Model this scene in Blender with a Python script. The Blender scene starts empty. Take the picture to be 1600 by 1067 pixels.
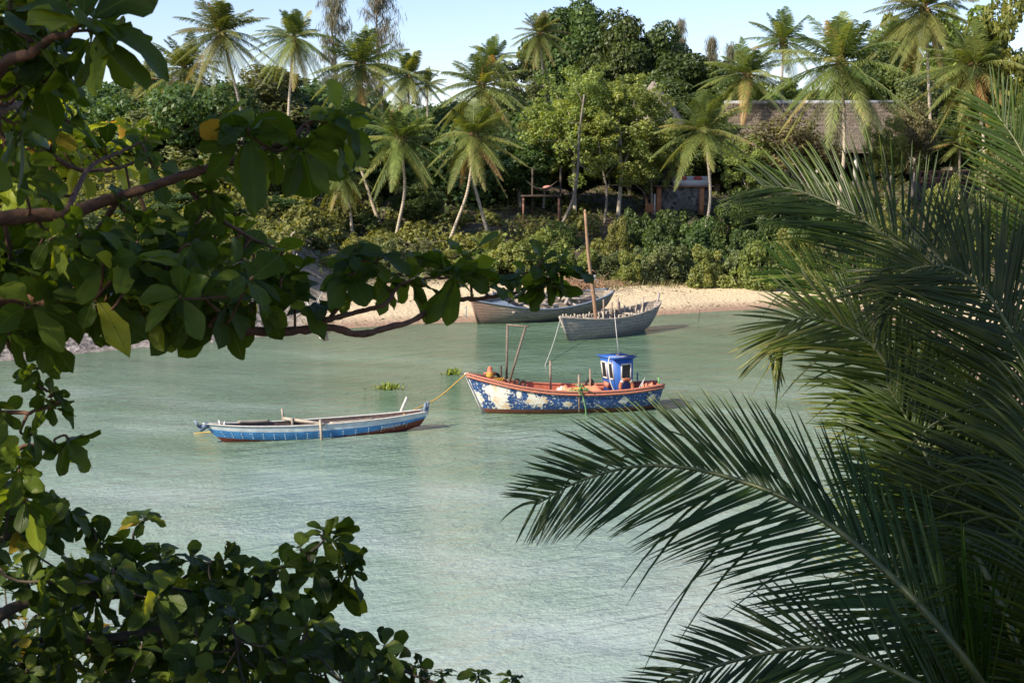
import bpy, math, random
import numpy as np
from mathutils import Vector, Matrix

# ------------------------------------------------------------------ camera, sky, sun, exposure
scene = bpy.context.scene
COL = scene.collection
F_PX = 2222.0                      # focal length in pixels of a 1600 px wide picture
CAM_Z = 10.1
PITCH = math.radians(7.26)
cam_d = bpy.data.cameras.new('camera'); cam = bpy.data.objects.new('camera', cam_d); COL.objects.link(cam)
cam_d.sensor_width = 36.0; cam_d.lens = 36.0 * F_PX / 1600.0
cam_d.clip_start = 0.1; cam_d.clip_end = 5000
cam.location = (0, 0, CAM_Z); cam.rotation_euler = (math.pi/2 - PITCH, 0, 0)
cam_d.dof.use_dof = True; cam_d.dof.focus_distance = 30.0; cam_d.dof.aperture_fstop = 14.0
scene.camera = cam

SUN_AZ = math.atan2(-0.81, -0.59)     # azimuth measured from +Y towards +X
SUN_EL = math.radians(35)
sd = Vector((math.sin(SUN_AZ)*math.cos(SUN_EL), math.cos(SUN_AZ)*math.cos(SUN_EL), math.sin(SUN_EL)))
W = bpy.data.worlds.new('World'); scene.world = W; W.use_nodes = True
wt = W.node_tree; bg = wt.nodes['Background']
sky = wt.nodes.new('ShaderNodeTexSky'); sky.sky_type = 'NISHITA'; sky.sun_disc = False
sky.sun_elevation = SUN_EL; sky.sun_rotation = SUN_AZ; sky.air_density = 1.0; sky.dust_density = 0.3; sky.ozone_density = 1.5
tint = wt.nodes.new('ShaderNodeMix'); tint.data_type = 'RGBA'; tint.blend_type = 'MULTIPLY'; tint.inputs[0].default_value = 1.0
tint.inputs[7].default_value = (.66, .66, .80, 1)
wt.links.new(sky.outputs[0], tint.inputs[6]); wt.links.new(tint.outputs[2], bg.inputs[0]); bg.inputs[1].default_value = 0.13
sl = bpy.data.lights.new('sun', 'SUN'); sl.energy = 4.4; sl.angle = math.radians(0.6); sl.color = (1.0, 0.88, 0.70)
so = bpy.data.objects.new('sun', sl); COL.objects.link(so); so.rotation_euler = sd.to_track_quat('Z', 'Y').to_euler()
vs = scene.view_settings; vs.view_transform = 'Standard'; vs.look = 'None'; vs.gamma = 1.0; vs.exposure = 0.92

# ------------------------------------------------------------------ measuring helpers
CP, SP = math.cos(PITCH), math.sin(PITCH)
def ray(px, py):
    a = (px-800)/F_PX; b = (533.5-py)/F_PX
    return np.array([a, CP + SP*b, -SP + CP*b])
def P(px, py, Y):                      # the point seen at a pixel, Y metres ahead
    d = ray(px, py); return np.array([0, 0, CAM_Z]) + d*(Y/d[1])
def G(px, py, z=0.0):                  # the point seen at a pixel, on level z
    d = ray(px, py); return np.array([0, 0, CAM_Z]) + d*((z-CAM_Z)/d[2])
def sst(a, b, x):
    t = np.clip((x-a)/(b-a), 0, 1); return t*t*(3-2*t)

BAY = np.array([G(0,565)[:2], G(200,545)[:2], G(380,530)[:2], G(480,518)[:2], G(560,512)[:2], G(650,506)[:2], G(750,503)[:2], G(900,497)[:2],
                G(1030,492)[:2], G(1200,482)[:2], G(1300,480)[:2], G(1360,492)[:2],
                (23.5,80), (21,60), (17,45), (12,33), (9.3,27.2), (6,22.5), (0,20), (-10,19), (-30,22), (-55,35), (-62,50), (-48,64)])
def sdist(x, y):                       # distance to the water's edge, positive on land
    x = np.asarray(x, float); y = np.asarray(y, float)
    best = np.full(x.shape, 1e9); ins = np.zeros(x.shape, bool)
    n = len(BAY)
    for i in range(n):
        ax, ay = BAY[i]; bx, by = BAY[(i+1) % n]
        ex, ey = bx-ax, by-ay
        t = np.clip(((x-ax)*ex+(y-ay)*ey)/(ex*ex+ey*ey), 0, 1)
        best = np.minimum(best, np.hypot(x-ax-t*ex, y-ay-t*ey))
        c = ((ay > y) != (by > y)) & (x < (bx-ax)*(y-ay)/(by-ay+1e-12)+ax)
        ins ^= c
    return np.where(ins, -best, best)
def hgt(x, y):
    x = np.asarray(x, float); y = np.asarray(y, float)
    d = sdist(x, y)
    d = d + 0.35*np.sin(x*0.9+y*0.3)*np.clip(d, 0, 1.0) + 0.5*np.sin(x*0.33+1.0)*sst(1, 6, d)
    fr = np.interp(d, [-20,0,1,9,12,30,45,80,150,400,900], [-3,0,.13,1.15,1.7,5,7.4,9.6,11.5,14,9])
    fl = np.interp(d, [-20,0,.8,2,6,14,40,80,150,400,900], [-3,0,.12,.8,3.0,4.6,7.6,9.6,11.5,14,9])
    wl = sst(-11, -17, x)
    far = fr*(1-wl)+fl*wl
    nl = np.interp(d, [-20,0,3,16,25,900], [-3,0,.8,7.8,8.4,9])
    nr = np.interp(d, [-20,0,8,20,30,900], [-3,0,.8,5.5,8.0,9])
    wr = sst(5, 11, x); near = nl*(1-wr)+nr*wr
    wy = sst(40, 62, y)
    h = near*(1-wy)+far*wy
    b = 0.25*np.sin(x*0.7+y*0.45)*np.sin(y*0.6-x*0.2)+0.12*np.sin(x*1.9)*np.sin(y*2.3)
    return h + b*sst(9, 14, d)
def hz(x, y): return float(hgt(np.array([x]), np.array([y]))[0])
def hit(px, py):                       # where the sight line of a pixel meets the ground
    d = ray(px, py); ts = np.arange(10, 400, 0.25)
    X = d[0]*ts; Y = d[1]*ts; Z = CAM_Z+d[2]*ts
    H = np.maximum(hgt(X, Y), 0.0); k = np.argmax(Z <= H)
    return np.array([X[k], Y[k], H[k]])

# ------------------------------------------------------------------ mesh builder
def nrm(v):
    v = np.asarray(v, float); return v/(np.linalg.norm(v)+1e-12)
class MB:
    def __init__(s): s.v = []; s.q = []; s.t = []; s.n = 0; s.uv = []; s.hasuv = False; s.poly = []; s.ptone = []
    def add(s, verts, quads, tone=0.5, uv=None):
        verts = np.asarray(verts, float).reshape(-1, 3); quads = np.asarray(quads, int).reshape(-1, 4)
        s.v.append(verts); s.q.append(quads+s.n)
        s.t.append(np.broadcast_to(np.asarray(tone, float), (len(quads),)).copy())
        if uv is not None: s.hasuv = True; s.uv.append(np.asarray(uv, float).reshape(-1, 3))
        else: s.uv.append(np.zeros((len(verts), 3)))
        s.n += len(verts)
    def face(s, pts, tone=0.5):        # one polygon
        pts = np.asarray(pts, float); s.v.append(pts); s.uv.append(np.zeros((len(pts), 3)))
        s.poly.append(list(range(s.n, s.n+len(pts)))); s.ptone.append(tone); s.n += len(pts)
    def box(s, c, size, M=None, tone=0.5, taper=1.0):
        hx, hy, h = np.asarray(size, float)/2
        v = np.array([[sx*hx*(taper if sz > 0 else 1), sy*hy*(taper if sz > 0 else 1), sz*h] for sz in (-1, 1) for sx, sy in ((-1,-1),(1,-1),(1,1),(-1,1))])
        if M is not None: v = v @ np.asarray(M).T
        s.add(v+np.asarray(c, float), [[3,2,1,0],[4,5,6,7],[0,1,5,4],[1,2,6,5],[2,3,7,6],[3,0,4,7]], tone)
    def beam(s, a, b, w, h=None, tone=0.5, up=(0,0,1)):
        a = np.asarray(a, float); b = np.asarray(b, float); h = h or w
        z = nrm(b-a); x = np.cross(up, z)
        if np.linalg.norm(x) < 1e-3: x = np.array([1., 0, 0])
        x = nrm(x); y = np.cross(z, x)
        s.box((a+b)/2, (w, h, np.linalg.norm(b-a)), np.stack([x, y, z], 1), tone)
    def tube(s, pts, rad, n=8, tone=0.5, caps=True):
        pts = np.asarray(pts, float); m = len(pts); rad = np.broadcast_to(np.asarray(rad, float), (m,))
        T = np.gradient(pts, axis=0); T /= np.linalg.norm(T, axis=1)[:, None]+1e-12
        ref = np.array([0, 0, 1.]) if abs(T[0][2]) < 0.9 else np.array([1., 0, 0])
        x = nrm(np.cross(ref, T[0])); V = []
        a = np.arange(n)*2*math.pi/n
        for i in range(m):
            x = nrm(x - T[i]*np.dot(x, T[i])); y = np.cross(T[i], x)
            V.append(pts[i]+rad[i]*(np.cos(a)[:, None]*x+np.sin(a)[:, None]*y))
        V = np.concatenate(V); i = np.arange(m-1)[:, None]*n; j = np.arange(n)[None]; k = (j+1) % n
        Q = np.stack([i+j, i+k, i+n+k, i+n+j], -1).reshape(-1, 4)
        s.add(V, Q, tone)
        if caps:
            s.poly.append([s.n-m*n+q for q in range(n)][::-1]); s.poly.append([s.n-n+q for q in range(n)]); s.ptone += [tone, tone]
    def ball(s, c, r, n=10, m=6, tone=0.5, sc=(1,1,1)):
        z = np.cos(np.linspace(0.02, math.pi-0.02, m+1)); rr = np.sqrt(1-z*z); a = np.arange(n)*2*math.pi/n
        V = np.stack([rr[:, None]*np.cos(a), rr[:, None]*np.sin(a), z[:, None]+0*a], -1).reshape(-1, 3)*r*np.asarray(sc)+np.asarray(c)
        i = np.arange(m)[:, None]*n; j = np.arange(n)[None]; k = (j+1) % n
        s.add(V, np.stack([i+j, i+n+j, i+n+k, i+k], -1).reshape(-1, 4), tone)
    def grid(s, V, tone=0.5, flip=False, closed=False):   # V: (m, n, 3)
        V = np.asarray(V, float); m, n = V.shape[:2]
        i = np.arange(m-1)[:, None]*n; j = np.arange(n if closed else n-1)[None]; k = (j+1) % n
        Q = np.stack([i+j, i+k, i+n+k, i+n+j], -1).reshape(-1, 4)
        if flip: Q = Q[:, ::-1]
        s.add(V.reshape(-1, 3), Q, tone)
    def mesh(s, name, mat, smooth=False):
        me = bpy.data.meshes.new(name)
        V = np.concatenate(s.v) if s.v else np.zeros((0, 3))
        Q = np.concatenate(s.q) if s.q else np.zeros((0, 4), int)
        sizes = np.concatenate([np.full(len(Q), 4), [len(p) for p in s.poly]]).astype(int)
        loops = np.concatenate([Q.ravel()]+[np.array(p) for p in s.poly]).astype(np.int32)
        me.vertices.add(len(V)); me.vertices.foreach_set('co', V.ravel())
        me.loops.add(len(loops)); me.loops.foreach_set('vertex_index', loops)
        me.polygons.add(len(sizes)); st = np.concatenate([[0], np.cumsum(sizes)[:-1]]).astype(np.int32)
        me.polygons.foreach_set('loop_start', st); me.polygons.foreach_set('loop_total', sizes.astype(np.int32))
        tone = np.concatenate((s.t if s.t else [np.zeros(0)])+[np.array(s.ptone)])
        me.update(calc_edges=True)
        at = me.attributes.new('tone', 'FLOAT', 'FACE'); at.data.foreach_set('value', tone.astype(np.float32))
        if s.hasuv:
            u = me.attributes.new('leafuv', 'FLOAT_VECTOR', 'POINT'); u.data.foreach_set('vector', np.concatenate(s.uv).ravel().astype(np.float32))
        if smooth: me.polygons.foreach_set('use_smooth', np.ones(len(sizes), bool))
        me.materials.append(mat)
        return me
    def build(s, name, mat, parent=None, smooth=False, **kw):
        o = bpy.data.objects.new(name, s.mesh(name, mat, smooth)); COL.objects.link(o)
        if parent is not None: o.parent = parent
        if kw: tag(o, **kw)
        return o
def tag(o, label=None, cat=None, group=None, kind=None):
    if label: o['label'] = label
    if cat: o['category'] = cat
    if group: o['group'] = group
    if kind: o['kind'] = kind
    return o
def thing(name, label, cat, loc=(0,0,0), rz=0.0, group=None, scale=None):
    o = bpy.data.objects.new(name, None); COL.objects.link(o); o.empty_display_size = 0.3
    o.location = tuple(float(c) for c in loc); o.rotation_euler = (0, 0, rz)
    if scale is not None: o.scale = scale
    return tag(o, label, cat, group)
def child(name, me, parent, M=None):
    o = bpy.data.objects.new(name, me); COL.objects.link(o); o.parent = parent
    if M is not None: o.matrix_local = M
    return o
def spline(pts, n):
    pts = np.asarray(pts, float); m = len(pts)
    p = np.concatenate([[2*pts[0]-pts[1]], pts, [2*pts[-1]-pts[-2]]])
    out = []
    for t in np.linspace(0, m-1, n):
        i = min(int(t), m-2); u = t-i; a, b, c, d = p[i], p[i+1], p[i+2], p[i+3]
        out.append(0.5*((2*b)+(-a+c)*u+(2*a-5*b+4*c-d)*u*u+(-a+3*b-3*c+d)*u**3))
    return np.array(out)

# ------------------------------------------------------------------ materials
class NT:
    def __init__(s, name):
        s.m = bpy.data.materials.new(name); s.m.use_nodes = True; s.t = s.m.node_tree
        s.b = s.t.nodes['Principled BSDF']; s.out = s.t.nodes['Material Output']
    def n(s, typ, **kw):
        nd = s.t.nodes.new(typ)
        for k, v in kw.items():
            if k == 'ins':
                for a, c in v.items(): nd.inputs[a].default_value = c
            else: setattr(nd, k, v)
        return nd
    def l(s, a, b): s.t.links.new(a, b)
    def ramp(s, fac, stops, interp='LINEAR'):
        r = s.n('ShaderNodeValToRGB'); e = r.color_ramp.elements; r.color_ramp.interpolation = interp
        while len(e) < len(stops): e.new(0.5)
        for el, (p, c) in zip(e, stops): el.position = p; el.color = tuple(c)+(1,) if len(c) == 3 else c
        if fac is not None: s.l(fac, r.inputs[0])
        return r.outputs[0]
    def noise(s, scale, detail=4, rough=0.55, vec=None, dist=0.0, mscale=None, rot=None):
        t = s.n('ShaderNodeTexNoise'); t.inputs['Scale'].default_value = scale; t.inputs['Detail'].default_value = detail
        t.inputs['Roughness'].default_value = rough; t.inputs['Distortion'].default_value = dist
        if vec is None: vec = s.coord()
        if rot:
            mp = s.n('ShaderNodeMapping'); s.l(vec, mp.inputs[0]); mp.inputs['Rotation'].default_value = rot; vec = mp.outputs[0]
        if mscale:
            mp = s.n('ShaderNodeMapping'); s.l(vec, mp.inputs[0]); mp.inputs['Scale'].default_value = mscale; vec = mp.outputs[0]
        s.l(vec, t.inputs['Vector']); return t.outputs['Fac']
    def coord(s, which='Object'):
        c = s.n('ShaderNodeTexCoord'); return c.outputs[which]
    def sep(s, v):
        x = s.n('ShaderNodeSeparateXYZ'); s.l(v, x.inputs[0]); return x.outputs
    def math(s, op, a, b=None, c=None, clamp=False):
        m = s.n('ShaderNodeMath', operation=op, use_clamp=clamp)
        for i, q in enumerate((a, b, c)):
            if q is None: continue
            if isinstance(q, (int, float)): m.inputs[i].default_value = q
            else: s.l(q, m.inputs[i])
        return m.outputs[0]
    def mix(s, fac, a, b, mode='MIX'):
        m = s.n('ShaderNodeMix', data_type='RGBA', blend_type=mode)
        for i, q in ((0, fac), (6, a), (7, b)):
            if isinstance(q, (int, float)): m.inputs[i].default_value = q
            elif isinstance(q, tuple): m.inputs[i].default_value = q+(1,)
            else: s.l(q, m.inputs[i])
        return m.outputs[2]
    def attr(s, name, out='Fac'):
        a = s.n('ShaderNodeAttribute', attribute_name=name); return a.outputs[out]
    def bump(s, h, strength=0.5, dist=0.1):
        b = s.n('ShaderNodeBump'); b.inputs['Strength'].default_value = strength; b.inputs['Distance'].default_value = dist
        s.l(h, b.inputs['Height']); s.l(b.outputs[0], s.b.inputs['Normal']); return b.outputs[0]
    def rng(s, v, a, b, c=0.0, d=1.0):
        m = s.n('ShaderNodeMapRange'); m.inputs[1].default_value = a; m.inputs[2].default_value = b
        m.inputs[3].default_value = c; m.inputs[4].default_value = d; s.l(v, m.inputs[0]); return m.outputs[0]

def simple(name, col, rough=0.7, var=0.25, scale=6.0, bump=0.2, col2=None, metal=0.0, mscale=None):
    t = NT(name); n = t.noise(scale, 6, 0.6, mscale=mscale)
    c2 = col2 or tuple(c*(1-var) for c in col)
    t.l(t.ramp(n, [(0.35, c2), (0.65, col)]), t.b.inputs['Base Color'])
    t.b.inputs['Roughness'].default_value = rough; t.b.inputs['Metallic'].default_value = metal
    if bump: t.bump(n, bump, 0.02)
    return t.m

def leafmat(name, stops, trans=0.35, rough=0.45, spec=0.4, veins=False, objvar=0.12):
    t = NT(name); tone = t.attr('tone')
    col = t.ramp(tone, stops)
    oi = t.n('ShaderNodeObjectInfo')
    hs = t.n('ShaderNodeHueSaturation')
    t.l(t.rng(oi.outputs['Random'], 0, 1, 0.5-objvar*0.18, 0.5+objvar*0.18), hs.inputs['Hue'])
    t.l(t.rng(oi.outputs['Random'], 0, 1, 1-objvar, 1+objvar*1.5), hs.inputs['Value'])
    t.l(col, hs.inputs['Color']); col = hs.outputs[0]
    if veins:
        xyz = t.sep(t.attr('leafuv', 'Vector'))
        ax = t.math('ABSOLUTE', xyz[0])
        rib = t.rng(ax, 0.0, 0.07, 1.0, 0.0)
        ph = t.math('SUBTRACT', t.math('MULTIPLY', xyz[1], 9.0), t.math('MULTIPLY', ax, 2.6))
        sv = t.rng(t.math('ABSOLUTE', t.math('SUBTRACT', t.math('FRACT', ph), 0.5)), 0.0, 0.06, 0.55, 0.0)
        v = t.math('MAXIMUM', rib, sv)
        col = t.mix(t.math('MULTIPLY', v, 0.5), col, (0.16, 0.22, 0.05))
        n = t.noise(30, 4, 0.6)
        col = t.mix(t.rng(n, 0.60, 0.70, 0, 0.6), col, (0.10, 0.075, 0.02))
        bp = t.n('ShaderNodeBump'); bp.inputs['Strength'].default_value = 0.5; bp.inputs['Distance'].default_value = 0.004
        t.l(t.math('ADD', v, t.math('MULTIPLY', n, 0.6)), bp.inputs['Height']); t.l(bp.outputs[0], t.b.inputs['Normal'])
    t.l(col, t.b.inputs['Base Color']); t.b.inputs['Roughness'].default_value = rough
    t.b.inputs['Specular IOR Level'].default_value = spec
    tr = t.n('ShaderNodeBsdfTranslucent')
    tc = t.mix(1.0, col, (1.5, 1.35, 0.35), 'MULTIPLY'); t.l(tc, tr.inputs[0])
    mx = t.n('ShaderNodeMixShader'); mx.inputs[0].default_value = trans
    t.l(t.b.outputs[0], mx.inputs[1]); t.l(tr.outputs[0], mx.inputs[2]); t.l(mx.outputs[0], t.out.inputs[0])
    return t.m

M = {}
M['dense'] = leafmat('dense_leaf', [(0, (.040,.066,.020)), (.6, (.085,.135,.038)), (1, (.17,.22,.06))], .36, .5)
M['loose'] = leafmat('loose_leaf', [(0, (.11,.15,.045)), (.5, (.24,.285,.085)), (1, (.40,.42,.14))], .48, .5)
M['scrub'] = leafmat('scrub_leaf', [(0, (.080,.105,.044)), (.5, (.160,.190,.080)), (1, (.29,.31,.135))], .42, .55)
M['bushleaf'] = leafmat('bush_leaf', [(0, (.095,.125,.034)), (.5, (.21,.25,.068)), (1, (.38,.38,.13))], .45, .55)
M['dryleaf'] = leafmat('dry_leaf', [(0, (.09,.085,.04)), (.5, (.17,.15,.075)), (.8,(.17,.19,.05)), (1, (.25,.21,.12))], .30, .6)
M['casu'] = leafmat('needle', [(0, (.09,.10,.06)), (.5, (.17,.17,.11)), (1, (.26,.23,.17))], .3, .6)
M['bright'] = leafmat('bright_leaf', [(0, (.09,.13,.028)), (.5, (.19,.24,.052)), (1, (.34,.37,.08))], .45, .5)
M['palmleaf'] = leafmat('palm_leaf', [(0, (.022,.038,.012)), (.4, (.100,.140,.036)), (.66, (.22,.26,.070)), (.88, (.33,.29,.10)), (1, (.44,.25,.10))], .34, .45, .3)
M['nearpalm'] = leafmat('near_palm_leaf', [(0, (.012,.025,.003)), (.5, (.036,.066,.007)), (.82, (.10,.14,.016)), (1, (.26,.25,.06))], .30, .36, .32)
M['almond'] = leafmat('almond_leaf', [(0, (.028,.062,.008)), (.5, (.064,.128,.014)), (.80, (.15,.24,.03)), (.88, (.25,.35,.035)), (.94, (.34,.38,.04)), (1, (.46,.28,.04))], .52, .40, .25, veins=True)
M['almondlow'] = leafmat('low_almond_leaf', [(0, (.020,.042,.007)), (.5, (.044,.086,.012)), (.83, (.12,.18,.022)), (.95, (.28,.32,.03)), (1, (.42,.28,.03))], .46, .42, .24, veins=True)
M['bark'] = simple('bark', (.26,.22,.17), .9, .45, 7, .5, mscale=(1,1,.3))
M['palebark'] = simple('pale_bark', (.46,.41,.33), .85, .45, 5, .4, mscale=(1,1,.3))
M['redbark'] = simple('red_bark', (.17,.085,.045), .85, .5, 22, .6, col2=(.075,.04,.025))
M['darkbark'] = simple('dark_bark', (.10,.075,.05), .9, .5, 14, .5)
def palmbark():
    t = NT('palm_bark'); o = t.coord(); z = t.sep(o)[2]
    n = t.noise(5, 5, .6)
    w = t.math('FRACT', t.math('ADD', t.math('MULTIPLY', z, 5.0), t.math('MULTIPLY', n, 0.6)))
    r = t.math('MULTIPLY', t.rng(w, 0, .25, 0, 1), 1.0)
    c = t.mix(r, (.20,.165,.12), (.46,.39,.30)); c = t.mix(t.rng(n, .5, .7, 0, .6), c, (.22,.19,.15))
    t.l(c, t.b.inputs['Base Color']); t.b.inputs['Roughness'].default_value = .9; t.bump(r, .5, .03); return t.m
M['palmbark'] = palmbark()
M['rachis'] = simple('rachis', (.17,.19,.05), .45, .3, 8, .2)
M['nearrachis'] = simple('near_rachis', (.11,.13,.035), .4, .35, 10, .2)
M['fibre'] = simple('fibre', (.22,.12,.06), .95, .4, 12, .5)
M['coconut'] = simple('coconut', (.22,.20,.06), .55, .3, 9, .1)

def ground_mat():
    t = NT('ground'); g = t.coord(); xyz = t.sep(g)
    n1 = t.noise(0.35, 6, .6); n2 = t.noise(3.0, 6, .65); n3 = t.noise(14, 4, .7)
    vo = t.n('ShaderNodeTexVoronoi'); vo.inputs['Scale'].default_value = 4.0; t.l(g, vo.inputs['Vector'])
    sand = t.ramp(n2, [(.3, (.54,.42,.26)), (.55, (.66,.54,.35)), (.8, (.72,.61,.42))])
    sand = t.mix(t.rng(n3, .62, .72, 0, .5), sand, (.26,.19,.14))
    wetz = t.math('ADD', xyz[2], t.math('MULTIPLY', n2, .12))
    sand = t.mix(t.rng(wetz, .14, .42, 1, 0), sand, (.33,.215,.145))
    peb = t.ramp(vo.outputs['Color'], [(.2, (.10,.09,.08)), (.55, (.24,.21,.19)), (.9, (.42,.37,.33))])
    peb = t.mix(t.rng(vo.outputs['Distance'], .0, .18, .0, .0), peb, (.05,.045,.04))
    litter = t.ramp(n2, [(.3, (.045,.035,.022)), (.55, (.11,.08,.05)), (.75, (.19,.135,.09))])
    litter = t.mix(t.rng(n1, .5, .62, 0, .8), litter, (.06,.075,.028))
    left = t.rng(t.math('ADD', xyz[0], t.math('MULTIPLY', n1, 4)), -9.5, -12.5, 0, 1)
    shore = t.mix(left, sand, peb)
    zz = t.math('ADD', xyz[2], t.math('MULTIPLY', t.math('SUBTRACT', n2, .5), .8))
    thr = t.math('ADD', t.rng(xyz[2], 0, 10, 0, 0), 1.55)
    f = t.rng(t.math('SUBTRACT', zz, thr), -.25, .25, 0, 1)
    fl = t.math('MULTIPLY', f, t.math('SUBTRACT', 1.0, t.math('MULTIPLY', left, t.rng(xyz[2], 3.0, 4.5, 1, 0))))
    c = t.mix(fl, shore, litter)
    t.l(c, t.b.inputs['Base Color']); t.b.inputs['Roughness'].default_value = .95
    t.bump(t.math('ADD', n2, t.math('ADD', t.math('MULTIPLY', n3, .5), t.math('MULTIPLY', vo.outputs['Distance'], .6))), .9, .12)
    return t.m
M['ground'] = ground_mat()

def water_mat():
    t = NT('water'); g = t.coord(); xyz = t.sep(g)
    n1 = t.noise(0.07, 3, .5, mscale=(.8, 1.3, 1)); n2 = t.noise(.16, 4, .55, rot=(0,0,.4), mscale=(1,2.2,1))
    s = t.math('ADD', t.math('MULTIPLY', n1, .6), t.math('MULTIPLY', n2, .4))
    yy = t.rng(xyz[1], 28, 75, .24, -.16)  # paler near the camera: sky reflection and sandy shallows put into base colour
    s = t.math('ADD', s, yy)
    c = t.ramp(s, [(.28, (.090,.155,.088)), (.46, (.150,.235,.155)), (.62, (.245,.340,.275)), (.78, (.34,.42,.385))])
    t.l(c, t.b.inputs['Base Color'])
    t.l(t.rng(xyz[1], 25, 80, .06, .14), t.b.inputs['Roughness']); t.b.inputs['IOR'].default_value = 1.33
    w1 = t.noise(2.4, 4, .55, mscale=(.45, 1.35, 1), rot=(0,0,-.50), dist=.4)
    w2 = t.noise(5.5, 4, .65, mscale=(.8, 1.2, 1), rot=(0,0,-.30), dist=.3)
    w3 = t.noise(.70, 3, .5, mscale=(.22, 1.9, 1), rot=(0,0,-.62), dist=.35)
    w4 = t.noise(18, 2, .5, mscale=(.7, 1.1, 1))
    patch = t.rng(t.noise(.07, 4, .6, mscale=(.6, 1.6, 1), rot=(0,0,.3)), .35, .65, .55, 1.12)
    h = t.math('ADD', t.math('MULTIPLY', w1, .42), t.math('MULTIPLY', w2, .24))
    h = t.math('ADD', h, t.math('MULTIPLY', w3, 1.0)); h = t.math('ADD', h, t.math('MULTIPLY', w4, .05))
    h = t.math('MULTIPLY', h, t.math('MULTIPLY', patch, t.rng(xyz[1], 24, 60, .62, 1.0)))
    t.bump(h, 1.0, .52)
    return t.m
M['water'] = water_mat()

def thatch():
    t = NT('thatch'); n = t.noise(1.4, 6, .7, mscale=(1, 1, 3)); n2 = t.noise(7, 5, .75, mscale=(1, 1, 4.0)); z = t.sep(t.coord())[2]
    b = t.math('FRACT', t.math('ADD', t.math('MULTIPLY', z, 2.2), t.math('MULTIPLY', n2, .8)))
    c = t.ramp(n2, [(.3, (.10,.082,.06)), (.5, (.27,.225,.17)), (.7, (.46,.395,.31))])
    c = t.mix(t.rng(b, 0, .22, .65, 0), c, (.09,.07,.05)); c = t.mix(t.rng(n, .5, .7, 0, .5), c, (.24,.19,.15))
    t.l(c, t.b.inputs['Base Color']); t.b.inputs['Roughness'].default_value = .95; t.bump(n2, 1.0, .25); return t.m
M['thatch'] = thatch()
M['greythatch'] = simple('grey_thatch', (.30,.26,.21), .95, .6, 6, .8, mscale=(1,1,4))
M['ridge'] = simple('ridge_cap', (.42,.43,.46), .6, .2, 3, .1)
M['plaster'] = simple('white_plaster', (.60,.58,.54), .85, .2, 3, .1)
M['ochre'] = simple('ochre_plaster', (.45,.20,.09), .85, .3, 3, .1)
M['redpaint'] = simple('red_cloth', (.50,.08,.06), .85, .3, 5, .1)
M['deckwood'] = simple('deck_wood', (.30,.15,.10), .8, .4, 5, .2)
M['darkwood'] = simple('dark_wood', (.07,.05,.035), .8, .4, 5, .2)
def stone():
    t = NT('stone_wall'); g = t.coord(); v = t.n('ShaderNodeTexVoronoi'); v.inputs['Scale'].default_value = 3.2; t.l(g, v.inputs['Vector'])
    c = t.ramp(v.outputs['Color'], [(.1, (.05,.045,.04)), (.5, (.11,.10,.088)), (.9, (.20,.18,.165))])
    t.l(c, t.b.inputs['Base Color']); t.b.inputs['Roughness'].default_value = .9; t.bump(v.outputs['Distance'], 1, .1); return t.m
M['stone'] = stone()
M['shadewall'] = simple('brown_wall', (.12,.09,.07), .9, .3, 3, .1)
M['oldplank2'] = simple('grey_board', (.34,.31,.27), .9, .4, 6, .3)

# ------------------------------------------------------------------ ground and water
def build_setting():
    xs = np.unique(np.concatenate([np.linspace(-600, -120, 25), np.linspace(-120, -50, 30), np.linspace(-50, 45, 210), np.linspace(45, 120, 30), np.linspace(120, 600, 25)]))
    ys = np.unique(np.concatenate([np.linspace(-120, -5, 20), np.linspace(-5, 30, 60), np.linspace(30, 65, 40), np.linspace(65, 128, 180), np.linspace(128, 200, 60), np.linspace(200, 1200, 40)]))
    X, Y = np.meshgrid(xs, ys); Z = hgt(X, Y)
    mb = MB(); mb.grid(np.stack([X, Y, Z], -1)); mb.build('ground', M['ground'], smooth=True, kind='structure')
    mb = MB(); xs = np.linspace(-110, 60, 18); ys = np.linspace(12, 112, 12); X, Y = np.meshgrid(xs, ys)
    mb.grid(np.stack([X, Y, X*0], -1)); mb.build('water', M['water'], kind='structure')
build_setting()

# ------------------------------------------------------------------ leaf clouds
def leaf_cloud(mb, C, N, size, rg, tone, elong=1.7, flat=0.0):
    """rhombic leaves at C (n,3) with normals N"""
    n = len(C); N = N/(np.linalg.norm(N, axis=1)[:, None]+1e-9)
    r = rg.normal(size=(n, 3)); U = np.cross(N, r); U /= np.linalg.norm(U, axis=1)[:, None]+1e-9
    V = np.cross(N, U); s = (size*rg.uniform(.6, 1.3, n))[:, None]
    b = N*s*rg.uniform(-.25, .25, n)[:, None]
    v = np.stack([C-U*s*elong/2, C-V*s*.5+b, C+U*s*elong/2, C+V*s*.5+b], 1).reshape(-1, 3)
    q = np.arange(n*4).reshape(n, 4); mb.add(v, q, np.clip(tone, 0, 1))
def limbs(mb, root, tips, rg, r0, rt=.03, wob=.3, n=6):
    for tp in tips:
        tp = np.asarray(tp); d = tp-root; L = np.linalg.norm(d)
        p1 = root+d*np.array([.25,.25,.45])+rg.normal(size=3)*wob*L*.12; p2 = root+d*np.array([.65,.65,.78])+rg.normal(size=3)*wob*L*.1
        mb.tube(spline([root, p1, p2, tp], 9), np.linspace(r0, rt, 9), n, caps=False)
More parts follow.
